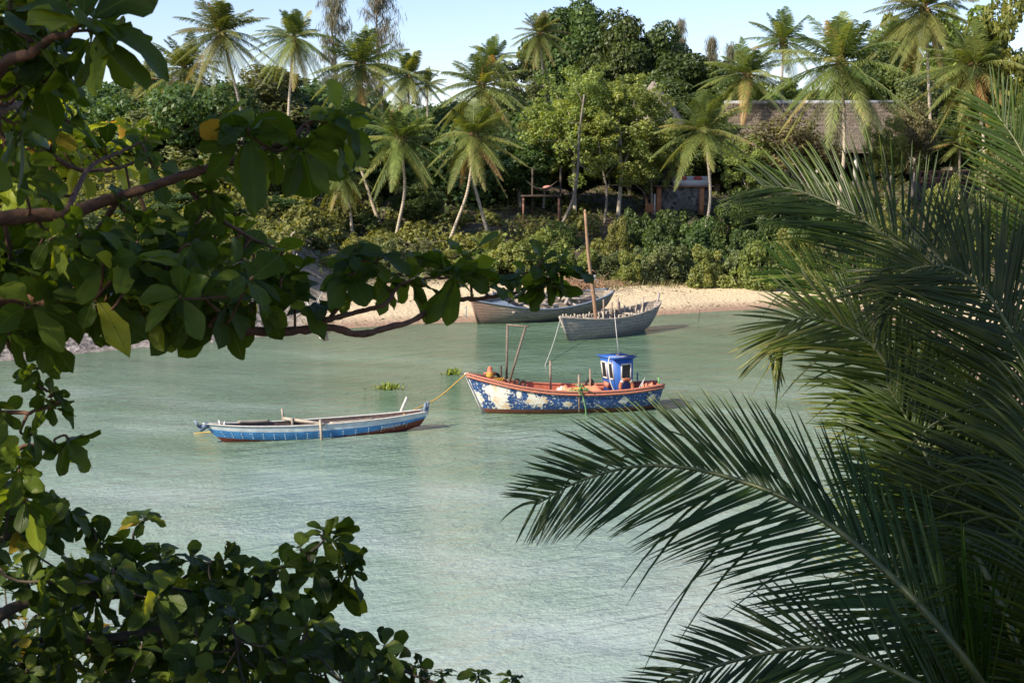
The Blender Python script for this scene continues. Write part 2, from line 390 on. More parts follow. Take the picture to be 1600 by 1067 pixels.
def tree_meshes(kind, seed):
    """two meshes, trunk and crown, for a tree 10 m tall whose crown is 4 m in radius"""
    rg = np.random.default_rng(seed); tr = MB(); cr = MB(); H = 10.0; R = 4.0
    p = dict(dense=dict(z0=.18, nc=60, cr=(.8,1.5), nl=36000, ls=.18, zc=.60, rz=.40, fill=.5, up=.5),
             loose=dict(z0=.14, nc=210, cr=(.22,.60), nl=24000, ls=.11, zc=.58, rz=.43, fill=.85, up=.8),
             scrub=dict(z0=.12, nc=70, cr=(.6,1.1), nl=21000, ls=.17, zc=.52, rz=.46, fill=.6, up=.5),
             dry=dict(z0=.25, nc=80, cr=(.5,1.0), nl=11000, ls=.16, zc=.62, rz=.38, fill=.8, up=.4),
             bright=dict(z0=.10, nc=60, cr=(.6,1.1), nl=17000, ls=.20, zc=.55, rz=.44, fill=.6, up=.4))[kind]
    cs = []
    while len(cs) < p['nc']:
        d = nrm(rg.normal(size=3)); rr = rg.uniform(.15, 1)**(p['fill']*.8)
        c = np.array([d[0]*R*.82*rr, d[1]*R*.82*rr, H*p['zc']+d[2]*H*p['rz']*.86*rr])
        if c[2] < H*p['z0']: continue
        cs.append(c)
    cs = np.array(cs); rad = rg.uniform(*p['cr'], len(cs)); ct = rg.normal(.42, .14, len(cs))
    w = rad**2; w /= w.sum(); idx = rg.choice(len(cs), p['nl'], p=w)
    D = rg.normal(size=(p['nl'], 3)); D /= np.linalg.norm(D, axis=1)[:, None]
    rr = rg.uniform(.35, 1.08, p['nl'])**.45
    C = cs[idx]+D*(rad[idx]*rr)[:, None]*np.array([1, 1, .82])
    keep = C[:, 2] > .25; C = C[keep]; D = D[keep]; idx = idx[keep]
    N = D*.7+rg.normal(size=C.shape)*.6+np.array([0, 0, p['up']])
    leaf_cloud(cr, C, N, p['ls'], rg, ct[idx]+rg.normal(0, .17, len(C)))
    if kind == 'loose':
        base = np.zeros(3); fork = np.array([.2, 0, 3.0]); tr.tube(spline([base, [.1,0,1.5], fork], 6), np.linspace(.13, .11, 6), 8, caps=False)
        tips = cs[rg.choice(len(cs), 22, replace=False)]
        forks = [fork+np.array([math.cos(a)*.9, math.sin(a)*.9, 2.2]) for a in (0.3, 2.2, 4.2)]
        for f in forks: tr.tube(spline([fork, (fork+f)/2+rg.normal(size=3)*.1, f], 6), np.linspace(.09, .06, 6), 7, caps=False)
        for i, tp in enumerate(tips): limbs(tr, forks[i % 3], [tp], rg, .05, .018)
    else:
        fork = np.array([.1, .1, H*.28]); tr.tube(spline([[0,0,-.3], [.15,0,H*.14], fork], 6), np.linspace(.30, .20, 6), 8, caps=False)
        limbs(tr, fork, cs[rg.choice(len(cs), 18, replace=False)], rg, .13, .03)
        if kind in ('dry', 'scrub'):
            for k in range(40):
                c = cs[rg.integers(len(cs))]; d = nrm(rg.normal(size=3)+[0,0,.5]); tr.tube([c, c+d*rg.uniform(.6, 1.4)], [.02, .008], 3, caps=False)
    return tr, cr
TV = {}
for kind, mat, bark, seeds in (('dense','dense','bark',(1,2,3)), ('loose','loose','palebark',(4,5)), ('scrub','scrub','bark',(6,7)), ('dry','dryleaf','palebark',(8,)), ('bright','bright','bark',(9,))):
    TV[kind] = []
    for sd_ in seeds:
        a, b = tree_meshes(kind, sd_); TV[kind].append((a.mesh('trunk', M[bark], True), b.mesh('crown', M[mat])))
def bush_mesh(seed):
    rg = np.random.default_rng(seed); cr = MB(); tr = MB(); cs = []
    while len(cs) < 42:
        d = nrm(rg.normal(size=3)); d[2] = abs(d[2]); c = d*np.array([1.05, 1.05, 1.3])*rg.uniform(.3, 1.12); cs.append(c)
    cs = np.array(cs); rad = rg.uniform(.12, .40, len(cs)); ct = rg.normal(.45, .16, len(cs)); n = 11000
    idx = rg.integers(len(cs), size=n); D = rg.normal(size=(n, 3)); D /= np.linalg.norm(D, axis=1)[:, None]
    C = cs[idx]+D*(rad[idx]*rg.uniform(.4, 1.1, n)**.5)[:, None]; k = C[:, 2] > .02; C = C[k]; D = D[k]; idx = idx[k]
    leaf_cloud(cr, C, D*.6+rg.normal(size=C.shape)*.6+[0,0,.6], rg.uniform(.04,.10,len(C)), rg, ct[idx]+rg.normal(0, .2, len(C)))
    for c in cs: tr.tube(spline([[0,0,-.05], c*.5+rg.normal(size=3)*.06, c*1.1], 5), np.linspace(.03, .006, 5), 4, caps=False)
    return tr, cr
BV = []
for sd_ in (21, 22, 23):
    a, b = bush_mesh(sd_); BV.append((a.mesh('stem', M['bark'], True), b))
BM = {}
for k, mat in (('bush', 'bushleaf'), ('grey', 'scrub'), ('dark', 'dense'), ('dry', 'dryleaf')):
    BM[k] = [(st, cr.mesh('foliage', M[mat])) for st, cr in BV]

cnt = [0]
def tree(kind, cx, top, rpx, Y, label, cat='tree', group=None, name=None, basex=None, kz=1.0, sink=0.0):
    cnt[0] += 1; vs_ = TV[kind]; tm, cm = vs_[cnt[0] % len(vs_)]
    p = P(cx, top, Y); zb = hz(p[0], Y)-sink; H = max(1.5, p[2]-zb); R = 1.42*rpx*Y/F_PX
    t = thing(name or {'dense':'evergreen_tree','loose':'slender_tree','scrub':'scrub_tree','dry':'dry_tree','bright':'leafy_tree'}[kind], label, cat, (p[0], Y, zb), (cnt[0]*2.39996) % 6.28, group, (R/4.0, R/4.0, H/10.0))
    child('trunk', tm, t); child('crown', cm, t); return t
def bush(kind, cx, top, rpx, Y, label, group=None, cat='bush', name='beach_bush'):
    cnt[0] += 1; sm, fm = BM[kind][cnt[0] % 3]
    p = P(cx, top, Y); zb = hz(p[0], Y)-.1; H = max(.5, p[2]-zb); R = 1.2*rpx*Y/F_PX
    t = thing(name, label, cat, (p[0], Y, zb), (cnt[0]*1.9) % 6.28, group, (R/1.25, R/1.25, H/1.5))
    child('stem', sm, t); child('foliage', fm, t); return t

GT = 'trees of the wooded shore'
T_ = [
 # the dark domed trees at the skyline
 ('dense', 905, -4, 60, 168, 'tallest dark domed evergreen on the skyline, right of the orange-skirted palm'),
 ('dense', 968, 24, 56, 164, 'dark domed evergreen on the skyline, second from the left of the domed row'),
 ('dense', 1028, 44, 52, 163, 'dark domed evergreen on the skyline above the conical thatch hut'),
 ('dense', 1092, 84, 62, 160, 'dark rounded evergreen stepping down right of the domed skyline trees'),
 ('dense', 1150, 128, 50, 156, 'low dark evergreen left of the long thatched roof'),
 ('dense', 1075, 150, 60, 150, 'deeply shaded evergreen right of the conical thatch hut'),
 ('loose', 900, 84, 74, 126, 'yellow-green slender tree with long pale leaning trunks in the middle of the shore'),
 ('loose', 968, 86, 78, 125, 'yellow-green slender tree left of the conical thatch hut'),
 ('loose', 1022, 148, 46, 128, 'open yellow-green tree just below the conical thatch hut'),
 ('loose', 850, 160, 48, 128, 'loose light green tree behind the hammock'),
 ('scrub', 400, 84, 90, 132, 'grey-green bushy tree between the two tallest left palms'),
 ('scrub', 300, 140, 90, 128, 'grey-green bushy tree below the leaning left palm'),
 ('scrub', 240, 128, 66, 140, 'grey-green tree at the left end of the shore under the small palm'),
 ('scrub', 455, 118, 70, 136, 'olive bushy tree behind the tall thin palm trunk'),
 ('scrub', 372, 215, 74, 114, 'olive tree low on the bank behind the almond leaves'),
 ('scrub', 505, 170, 46, 136, 'olive tree right of the tall thin palm trunk'),
 ('scrub', 820, 70, 40, 150, 'grey-green tree under the orange-skirted palm'),
 ('dense', 655, 200, 46, 132, 'dark tree in the gap of sky left of the middle palms'),
 ('dense', 600, 190, 50, 138, 'dark tree behind the yellow-green palm with drooping fronds'),
 ('dense', 712, 160, 52, 142, 'dark tree behind the pair of crossing palm trunks'),
 ('dense', 795, 150, 52, 140, 'dark leafy tree between the crossing palms and the yellow-green tree'),
 ('dense', 815, 215, 50, 127, 'dark tree shading the hammock'),
 ('dense', 560, 230, 50, 128, 'dark tree behind the drooping brown-skirted palm'),
 ('dense', 655, 285, 30, 115, 'dense dark green shrub-like tree right of the short curved palm'),
 ('dense', 470, 250, 40, 126, 'dark tree at the foot of the tall thin palm'),
 ('dry', 1232, 172, 72, 129, 'brownish half-bare tree in front of the long thatched roof'),
 ('loose', 1172, 200, 42, 128, 'light green tree at the left corner of the long thatched roof'),
 ('bright', 1215, 112, 56, 158, 'yellow-green leafy tree rising behind the left end of the thatched roof'),
 ('dense', 1378, 82, 58, 165, 'dark tree behind the right part of the thatched roof ridge'),
 ('bright', 1410, 4, 50, 172, 'light green tree high behind the thatched roof'),
 ('bright', 1500, -10, 62, 160, 'light green tree behind the tall right-hand palms'),
 ('scrub', 1452, 90, 52, 150, 'olive tree between the two right-hand palms'),
 ('bright', 1580, -40, 62, 118, 'bright yellow-green drooping tree at the right edge'),
 ('dense', 1560, 120, 60, 140, 'dark tree behind the bright drooping tree'),
 ('loose', 1388, 170, 34, 128, 'thin tree with pale branches before the right part of the thatched roof'),
 ('dry', 1428, 150, 34, 134, 'sparse brown-green tree at the right end of the thatched roof'),
 ('dense', 1470, 180, 48, 140, 'dark tree right of the thatched roof'),
 ('dense', 1590, 220, 50, 124, 'dark tree at the right edge behind the railing terrace'),
 ('scrub', 1620, 150, 60, 105, 'olive tree leaning in at the far right edge'),
 ('dense', 905, 240, 40, 132, 'dark tree right of the hammock'),
 ('dense', 985, 235, 42, 139, 'dark tree left of the red cushion terrace'),
 ('dense', 1120, 205, 50, 140, 'dark tree behind the short palm by the terrace'),
 ('scrub', 200, 180, 60, 128, 'grey-green tree at the far left of the shore'),
 ('scrub', 120, 200, 70, 118, 'grey-green tree behind the left almond branches'),
 ('scrub', 40, 190, 80, 108, 'grey-green tree behind the almond leaves at the left edge'),
 ('dense', 300, 300, 60, 100, 'dark tree overhanging the pebbly left bank'),
 ('dense', 180, 330, 70, 93, 'dark bushy tree on the pebbly left bank'),
 ('dense', 60, 320, 75, 86, 'dark tree at the left end of the pebbly bank'),
 ('scrub', -120, 180, 110, 92, 'tall grey-green tree beyond the left edge of the bank'),
 ('dense', -260, 150, 120, 78, 'tall dark tree beyond the left edge of the bank'),
 ('dense', 424, 330, 34, 108, 'dark green tree by the standing stick on the beach'),
]
for kind, cx, top, rpx, Y, lab in T_: tree(kind, cx, top, rpx, Y, lab, group=None)



# the low bushes along the back of the beach
BB = [
 ('dark', 505, 400, 44, 'dark low bush behind the blue post'), ('bush', 553, 392, 34, 'green low bush right of the standing stick'),
 ('grey', 600, 366, 38, 'grey-green bush below the two thin palm trunks'), ('grey', 645, 374, 32, 'grey-green bush with dry twigs, left of the stemless palm'),
 ('bush', 700, 392, 36, 'light green bush at the foot of the leaning palm'), ('bush', 752, 386, 40, 'light green bush in front of the stemless palm'),
 ('bush', 806, 368, 42, 'tall green bush right of the stemless palm'), ('bush', 858, 360, 42, 'tallest green bush behind the wrecked hull'),
 ('bush', 905, 384, 34, 'green bush left of the dhow mast'), ('grey', 950, 392, 32, 'yellowish bush right of the dhow mast'),
 ('bush', 985, 396, 30, 'small yellow-green bush behind the grey dhow'), ('grey', 1018, 374, 36, 'rounded grey-green bush behind the grey dhow stern'),
 ('grey', 1062, 382, 34, 'grey-green bush in the middle of the right beach'), ('bush', 1104, 388, 32, 'yellow-green bush on the right beach'),
 ('grey', 1146, 382, 34, 'olive bush on the right beach'), ('bush', 1192, 374, 38, 'yellow-green bush left of the hanging palm fronds'),
 ('bush', 1240, 366, 40, 'yellow-green bush half hidden by the hanging palm fronds'), ('grey', 1292, 370, 40, 'olive bush behind the hanging palm fronds'),
 ('bush', 1345, 372, 40, 'bush behind the upper palm fronds near the right side'), ('grey', 1400, 370, 44, 'bush behind the upper palm fronds, rightmost of the beach row'),
]
for i, (k, cx, top, r, lab) in enumerate(BB):
    Y = 103.5+((i*7) % 5)*.5 if cx > 640 else 101.0+((i*7) % 3)*.6
    bush(k, cx, top, r, Y, lab, 'bushes along the back of the beach')
B2 = [
 ('dark', 1180, 288, 44, 121, 'dark green shrub below the left corner of the thatched roof'), ('dark', 1240, 296, 40, 119, 'dark green shrub below the white columns'),
 ('dark', 1130, 322, 36, 118, 'dark shrub at the foot of the short palm'), ('dark', 1060, 318, 40, 114, 'dark shrub under the stone terrace wall'),
 ('dark', 1000, 326, 34, 113, 'dark shrub left of the terrace steps'), ('bush', 965, 345, 26, 110, 'leafy green shrub right of the dhow mast top'),
 ('dark', 1300, 300, 44, 118, 'dark shrub behind the left-pointing palm leaflets'), ('dark', 1205, 335, 42, 111, 'dark shrub under the hillside above the right beach'),
 ('dark', 1090, 345, 38, 110, 'dark shrub below the short palm trunk'), ('bush', 880, 340, 26, 113, 'small green shrub by the leaning pale trunk'),
 ('dark', 560, 330, 34, 114, 'dark shrub under the drooping palm'), ('grey', 425, 385, 40, 100, 'grey-green shrub left of the standing stick'),
 ('grey', 350, 375, 46, 97, 'grey-green shrub on the left bank behind the almond leaves'), ('dark', 455, 395, 34, 102, 'dark shrub right behind the standing stick'),
 ('bush', 1480, 282, 34, 116, 'green shrub in front of the railing terrace'), ('bush', 1400, 300, 40, 115, 'green shrub below the right columns'),
 ('dark', 1540, 300, 50, 112, 'dark shrub at the right edge below the railing terrace'), ('dark', 710, 330, 34, 121, 'dark shrub behind the leaning palm trunk'),
 ('dark', 1150, 350, 40, 109, 'dark shrub above the right beach bushes'), ('dark', 1255, 335, 40, 111, 'dark shrub above the bushes near the fronds'),
 ('dark', 1030, 350, 34, 109.5, 'dark shrub above the rounded grey-green bush'),
 ('grey', 268, 400, 50, 92, 'grey-green shrub on the pebbly bank'), ('dark', 150, 410, 60, 86, 'dark shrub on the pebbly bank at far left'), ('dark', 30, 420, 60, 79, 'dark shrub at the left end of the bank'),
]
for k, cx, top, r, Y, lab in B2: bush(k, cx, top, r, Y, lab, 'shrubs on the wooded slope', 'shrub', 'hillside_shrub')

# the wood behind them, one mass
def woodland():
    rg = np.random.default_rng(77); cr = MB(); Cs = []; Ns = []; Ts = []; Ss = []
    for k in range(760):
        x = rg.uniform(-105, 105); y = rg.uniform(122, 215)
        if 9 < x < 60 and y < 166: continue
        z = hz(x, y); px = 800+F_PX*x/y
        r = rg.uniform(2.0, 3.6)
        for j in range(3):
            c = np.array([x+rg.normal()*1.5, y+rg.normal()*1.5, z+rg.uniform(.8, 5.2)+(1.8 if px > 760 else (2.2 if px < 560 else 0))]); nearw = y < 150; n = 420 if nearw else 170; Ss.append(np.full(n, .30 if nearw else .62))
            D = rg.normal(size=(n, 3)); D /= np.linalg.norm(D, axis=1)[:, None]
            Cs.append(c+D*r*rg.uniform(.5, 1, n)[:, None]**.5*[1, 1, .8]); Ns.append(D+rg.normal(size=(n, 3))*.5+[0,0,.4]); Ts.append(rg.normal(.35, .1)+rg.normal(0, .15, n))
    leaf_cloud(cr, np.concatenate(Cs), np.concatenate(Ns), np.concatenate(Ss), rg, np.concatenate(Ts))
    cr.build('woodland', M['dense'], kind='stuff')
    th = MB(); Cs = []; Ns = []; Ts = []; c_ = 0
    while c_ < 430:                                     # tangled scrub on the slope
        x = rg.uniform(-58, 44); y = rg.uniform(84, 134); d = float(sdist(np.array([x]), np.array([y]))[0])
        if d < (9 if x < -14 else 17): continue
        pxx = 800+F_PX*x/y
        if x > 6 and y > 112: continue
        if pxx > 560 and y > 110 and rg.random() < .8: continue
        c_ += 1; z = hz(x, y); r = rg.uniform(.8, 1.7)*((1.25 if pxx < 430 else .62) if x < -8 else .9); tn = rg.normal(.42, .14)
        for j in range(3):
            c = np.array([x+rg.normal()*.9, y+rg.normal()*.9, z+r*rg.uniform(.2, .8)]); n = 190
            D = rg.normal(size=(n, 3)); D /= np.linalg.norm(D, axis=1)[:, None]
            Cs.append(c+D*r*rg.uniform(.4, 1, n)[:, None]**.5*[1, 1, .9]); Ns.append(D+rg.normal(size=(n, 3))*.6+[0,0,.5]); Ts.append(tn+rg.normal(0, .17, n))
    leaf_cloud(th, np.concatenate(Cs), np.concatenate(Ns), .22, rg, np.concatenate(Ts)); th.build('slope_thicket', M['bushleaf'], kind='stuff')
    g = MB(); n = 60000; x = rg.uniform(-60, 60, n); y = rg.uniform(84, 150, n); d = sdist(x, y)
    fx = np.where(x < -14, 7.0, 11.0); cl = np.sin(x*.8+y*.5)+np.sin(y*1.1-x*.4)+rg.normal(0, .5, n)
    k = (d > fx) & (cl > -.5); x = x[k]; y = y[k]; z = hgt(x, y)+rg.uniform(0, .45, len(x))
    leaf_cloud(g, np.stack([x, y, z], 1), rg.normal(size=(len(x), 3))*.5+[0,0,1], .24, rg, rg.normal(.45, .22, len(x)))
    g.build('undergrowth', M['scrub'], kind='stuff')
    g = MB(); n = 26000; x = rg.uniform(3, 45, n); y = rg.uniform(97, 110, n); d = sdist(x, y); k = (d > 8.2+rg.normal(0, .5, n)) & (d < 11.5)
    x = x[k]; y = y[k]; z = hgt(x, y); h = rg.uniform(.15, .5, len(x)); a = rg.uniform(0, 6.28, len(x)); w = .035
    b = np.stack([x, y, z], 1); s = np.stack([np.cos(a)*w, np.sin(a)*w, 0*a], 1); tip = b+np.stack([rg.normal(0, .12, len(x)), rg.normal(0, .12, len(x)), h], 1)
    V = np.stack([b-s, b+s, tip+s*.2, tip-s*.2], 1).reshape(-1, 3); g.add(V, np.arange(len(V)).reshape(-1, 4), rg.uniform(.3, 1, len(x)))
    g.build('beach_grass', M['dryleaf'], kind='stuff')
    g = MB(); n = 5200; x = rg.uniform(-20, 30, n); y = rg.uniform(80, 106, n); d = sdist(x, y); band = np.exp(-((d-1.6)/.35)**2)+.6*np.exp(-((d-6.5)/.8)**2)+.05
    k = (rg.random(n) < band) & (d > .3) & (d < 9); x = x[k]; y = y[k]; z = hgt(x, y)+.02; N = rg.normal(size=(len(x), 3))*.5+[0,0,1]
    leaf_cloud(g, np.stack([x, y, z], 1), N, .11, rg, rg.uniform(0, .8, len(x)), 2.4); g.build('beach_litter', M['dryleaf'], kind='stuff')
woodland()

# wispy casuarinas
def casuarina(cx, top, rpx, Y, seed, label):
    rg = np.random.default_rng(seed); p = P(cx, top, Y); zb = hz(p[0], Y); H = p[2]-zb; R = rpx*Y/F_PX
    t = thing('casuarina_tree', label, 'tree', (p[0], Y, zb)); tr = MB(); cr = MB()
    tr.tube(spline([[0,0,0],[.3,0,H*.3],[-.2,.1,H*.65],[0,0,H]], 14), np.linspace(.28, .03, 14), 7)
    B = []
    for k in range(64):
        z = H*rg.uniform(.34, .99); a = rg.uniform(0, 6.28); L = R*rg.uniform(.5, 1.05)*(1.12-.75*(z/H)**3)
        tip = np.array([math.cos(a)*L, math.sin(a)*L, z+L*.45]); pts = spline([[0,0,z-.4], tip*[.5,.5,0]+[0,0,z+L*.15], tip], 8); tr.tube(pts, np.linspace(.05, .012, 8), 4, caps=False)
        for q in range(15):
            c = pts[rg.integers(2, 8)]+rg.normal(size=3)*.22; B.append(c)
    B = np.array(B); n = len(B); m = 5; tone = rg.uniform(.1, .9, n)
    V = []; T = []
    for j in range(m):
        b = B+rg.normal(size=B.shape)*.18; L = rg.uniform(.4, 1.1, n)[:, None]; dr = np.stack([rg.normal(0, .3, n), rg.normal(0, .3, n), -np.ones(n)], 1)
        s = np.stack([rg.normal(size=n), rg.normal(size=n), 0*tone], 1); s *= .030/(np.linalg.norm(s, axis=1)[:, None]+1e-9)
        V.append(np.stack([b, b+dr*L*.5+s, b+dr*L, b+dr*L*.5-s], 1)); T.append(tone)
    V = np.concatenate(V).reshape(-1, 3); cr.add(V, np.arange(len(V)).reshape(-1, 4), np.concatenate(T))
    tr.build('trunk', M['bark'], t, True); cr.build('crown', M['casu'], t)
casuarina(520, -60, 30, 150, 31, 'wispy casuarina tree on the skyline, left of the pair above the palms')
casuarina(590, -70, 38, 150, 32, 'wispy casuarina tree on the skyline, right of the pair above the palms')
casuarina(1062, 28, 14, 185, 33, 'small wispy casuarina top poking up behind the dark domed trees')
casuarina(1112, 58, 11, 185, 34, 'tiny wispy treetop right of the dark domed trees')
casuarina(1143, 66, 10, 185, 35, 'tiny wispy treetop between the dark domes and the leaning palms')

# ------------------------------------------------------------------ far coconut palms
def crown_mesh(seed, nf=44, L=4.6, sweep=(0,0), lo=-55):
    rg = np.random.default_rng(seed); fr = MB(); ra = MB(); dead = MB()
    for k in range(nf):
        a = k*2.39996+rg.normal(0, .15); u = (k+.5)/nf; el = math.radians(82-(82-lo)*u**.95+rg.normal(0, 9)); Lk = L*(rg.uniform(.88, 1.08))*(.72+.28*min(1, 3*u))
        h = np.array([math.cos(a), math.sin(a), 0]); d = h*math.cos(el)+np.array([0,0,math.sin(el)]); g = rg.uniform(.55, .8)
        s = np.linspace(0, 1, 15)
        pts = d[None]*(s*Lk)[:, None]+np.array([sweep[0], sweep[1], 0])*(s**2*Lk*.25)[:, None]+np.array([0,0,-1])*(s**2.1*Lk*.46*g*(.5+.6*math.cos(el)))[:, None]
        old = u > .86 and rg.random() < .8
        tone0 = .97 if (old and rg.random() < .22) else (.60 if u > .72 else .40)+rg.normal(0, .15)
        ra.tube(pts, np.linspace(.045, .012, 15), 4, .6, caps=False)
        n = 58; ss = np.linspace(.14, .995, n); base = np.stack([np.interp(ss, s, pts[:, i]) for i in range(3)], 1)
        T = np.gradient(base, axis=0); T /= np.linalg.norm(T, axis=1)[:, None]; S = np.cross(T, [0,0,1.]); S /= np.linalg.norm(S, axis=1)[:, None]+1e-6
        Uv = np.cross(S, T)
        ll = 1.05*np.sin(np.clip((ss+.06)*math.pi*.93, 0, math.pi))**.55*(1-.35*ss)
        for sg in (-1, 1):
            lean = .45+.5*ss+rg.normal(0, .07, n); droop = rg.uniform(.22, .75, n)*(1.0 if not old else 1.8)
            D = S*sg+T*lean[:, None]+Uv*.10-np.array([0,0,1])*droop[:, None]*.75; D /= np.linalg.norm(D, axis=1)[:, None]
            D2 = D-np.array([0,0,1])*droop[:, None]*.6; D2 /= np.linalg.norm(D2, axis=1)[:, None]
            wv = T*.030; mid = base+D*(ll*.5)[:, None]; tip = mid+D2*(ll*.55)[:, None]
            V = np.stack([base-wv*.5, mid-wv, mid+wv, base+wv*.5], 1); V2 = np.stack([mid-wv, tip-wv*.15, tip+wv*.15, mid+wv], 1)
            tn = np.clip(tone0+rg.normal(0, .07, n)+ss*.12, 0, 1)
            fr.add(V.reshape(-1, 3), np.arange(4*n).reshape(-1, 4), tn); fr.add(V2.reshape(-1, 3), np.arange(4*n).reshape(-1, 4), np.clip(tn+.06, 0, 1))
    for k in range(9):
        a = rg.uniform(0, 6.28); p0 = np.array([math.cos(a)*.15, math.sin(a)*.15, 0]); p1 = p0*rg.uniform(3, 5)+[0,0,-rg.uniform(.5, 1.6)]
        dead.tube(spline([p0, (p0+p1)/2+[0,0,.15], p1], 5), np.linspace(.06, .02, 5), 5, caps=False)
    for k in range(26):
        a = rg.uniform(0, 6.28); p0 = np.array([math.cos(a)*.22, math.sin(a)*.22, rg.uniform(-.1, .4)]); dead.tube([p0*[.6,.6,1], p0*2.2+[0,0,-rg.uniform(.1,.5)]], [.07, .03], 4)
    nuts = MB()
    for k in range(9):
        a = rg.uniform(0, 6.28); r = rg.uniform(.25, .42); nuts.ball([math.cos(a)*r, math.sin(a)*r, -rg.uniform(.05, .5)], .13, 7, 5, sc=(1,1,1.2))
    return fr.mesh('fronds', M['palmleaf']), ra.mesh('frond_stalks', M['rachis'], True), dead.mesh('dead_fibre', M['fibre']), nuts.mesh('coconuts', M['coconut'], True)
PV = [crown_mesh(41), crown_mesh(42, 40, 4.6, (.5, 0)), crown_mesh(43, 48, 4.6, (-.3, .2), -68), crown_mesh(44, 36, 4.6, (.3, -.3), -40)]
def palm(cx, cy, bx, by, rpx, var, label, Y=None, bend=0.0, nuts=True):
    if Y is None: b = hit(bx, by)
    else: b = P(bx, 300, Y); b[2] = hz(b[0], Y)
    Y = b[1]; c = P(cx, cy, Y-.5); sc = rpx*Y/F_PX/4.0
    t = thing('coconut_palm', label, 'palm tree', b); top = c-b; tr = MB(); H = np.linalg.norm(top)
    mid = top*.5+np.array([bend*H*.12, 0, 0]); pts = spline([[0,0,-.3], top*.2+np.array([bend*H*.06,0,0]), mid, top*.8+np.array([bend*H*.06,0,0]), top], 22)
    rr = np.interp(np.linspace(0, 1, 22), [0,.06,.2,1], [.24,.165,.135,.10])*max(.9, min(1.3, sc))
    tr.tube(pts, rr, 9); tr.build('trunk', M['palmbark'], t, True)
    fm, rm, dm, nm = PV[var]; Mx = Matrix.Translation(Vector(top)) @ Matrix.Rotation((cnt[0]*1.7) % 6.28, 4, 'Z') @ Matrix.Scale(sc, 4); cnt[0] += 1
    child('fronds', fm, t, Mx); child('frond_stalks', rm, t, Mx); child('dead_fibre', dm, t, Mx)
    if nuts: child('coconuts', nm, t, Mx)
    return t
palm(345, 52, 372, 335, 76, 0, 'tall palm with leaning trunk, leftmost of the two palms against the sky', Y=118, bend=.6)
palm(460, 60, 474, 360, 62, 2, Y=112, label= 'very tall palm with thin straight pale trunk, right of the leaning one', bend=-.5)
palm(228, 128, 225, 0, 42, 3, 'small dark palm on the skyline at far left', Y=140)
palm(288, 108, 292, 0, 70, 1, 'palm with brown fronds behind the leaning tall palm', Y=138)
palm(563, 102, 594, 352, 78, 1, Y=117, label= 'big bushy palm left of the gap of sky, with a long curved trunk', bend=-.8)
palm(638, 118, 640, 0, 55, 2, 'dark palm just left of the gap of sky', Y=136)
palm(668, 132, 668, 0, 32, 3, 'small distant palm at the edge of the gap of sky', Y=150)
palm(626, 218, 614, 360, 74, 0, Y=111, label= 'yellow-green palm with drooping fronds on a short curved trunk', bend=.6)
palm(742, 212, 694, 370, 72, 1, Y=110, label= 'palm on a trunk that leans steeply, in front of the upright one', bend=.5)
palm(754, 135, 766, 352, 76, 0, Y=114, label= 'upright palm behind the leaning palm, crown against the sky', bend=-.9)
palm(772, 92, 772, 0, 44, 3, 'palm top behind the upright palm on the skyline', Y=150)
palm(843, 52, 862, 0, 46, 2, 'small palm with a skirt of orange dead fronds on the skyline', Y=148)
palm(1101, 204, 1096, 336, 74, 3, Y=113, label= 'short palm with open crown beside the terrace with red cushions', bend=.5)
palm(1168, 118, 1172, 0, 72, 1, 'yellowing palm behind the left end of the thatched roof', Y=150)
palm(1224, 66, 1216, 0, 64, 3, 'higher palm behind the thatched roof, right of the yellowing one', Y=154)
palm(1314, 100, 1308, 300, 106, 0, Y=123, label= 'largest palm, standing before the middle of the thatched roof', bend=.3)
palm(1446, 14, 1458, 0, 84, 2, 'tall palm with brown hanging fronds at the top right', Y=140)
palm(1522, 104, 1538, 312, 86, 1, Y=117, label= 'palm with orange dead fronds, rightmost of the palms with a whole trunk in view', bend=.3)
palm(1500, 222, 1500, 0, 40, 3, 'small palm half hidden beneath the rightmost palm', Y=126)
palm(535, 268, 550, 352, 54, 2, Y=112, label= 'drooping palm with brown skirt between the thin trunks on the left', bend=.2)
palm(1400, 60, 1400, 0, 50, 1, 'palm far behind the right end of the thatched roof', Y=168)
# stemless young palm on the bank
def young_palm(px, py, Y, L, seed, label):
    rg = np.random.default_rng(seed); b = P(px, py, Y); b[2] = hz(b[0], Y); t = thing('young_palm', label, 'palm plant', b); fr = MB(); ra = MB()
    for k in range(11):
        a = k*2.4; el = math.radians(rg.uniform(45, 82)); Lk = L*rg.uniform(.7, 1.05); d = np.array([math.cos(a)*math.cos(el), math.sin(a)*math.cos(el), math.sin(el)]); s = np.linspace(0, 1, 12)
        pts = d*(s*Lk)[:, None]-np.array([0,0,1])*(s**2.2*Lk*.28)[:, None]; ra.tube(pts, np.linspace(.04, .01, 12), 4, caps=False)
        n = 34; ss = np.linspace(.2, .99, n); base = np.stack([np.interp(ss, s, pts[:, i]) for i in range(3)], 1); T = np.gradient(base, axis=0); T /= np.linalg.norm(T, axis=1)[:, None]
        S = np.cross(T, [0,0,1.]); S /= np.linalg.norm(S, axis=1)[:, None]; ll = .7*np.sin(np.clip(ss*math.pi*.93, 0, 3.1))**.5
        for sg in (-1, 1):
            D = S*sg+T*.9-np.array([0,0,.35]); D /= np.linalg.norm(D, axis=1)[:, None]; wv = T*.035; mid = base+D*(ll*.5)[:, None]; tip = base+D*ll[:, None]-np.array([0,0,1])*(ll*.2)[:, None]
            fr.add(np.stack([base, mid-wv, tip, mid+wv], 1).reshape(-1, 3), np.arange(4*n).reshape(-1, 4), rg.normal(.6, .08, n))
    ra.build('frond_stalks', M['rachis'], t, True); fr.build('fronds', M['palmleaf'], t)
young_palm(763, 385, 108, 2.9, 5, 'stemless young palm fanning up among the beach bushes')

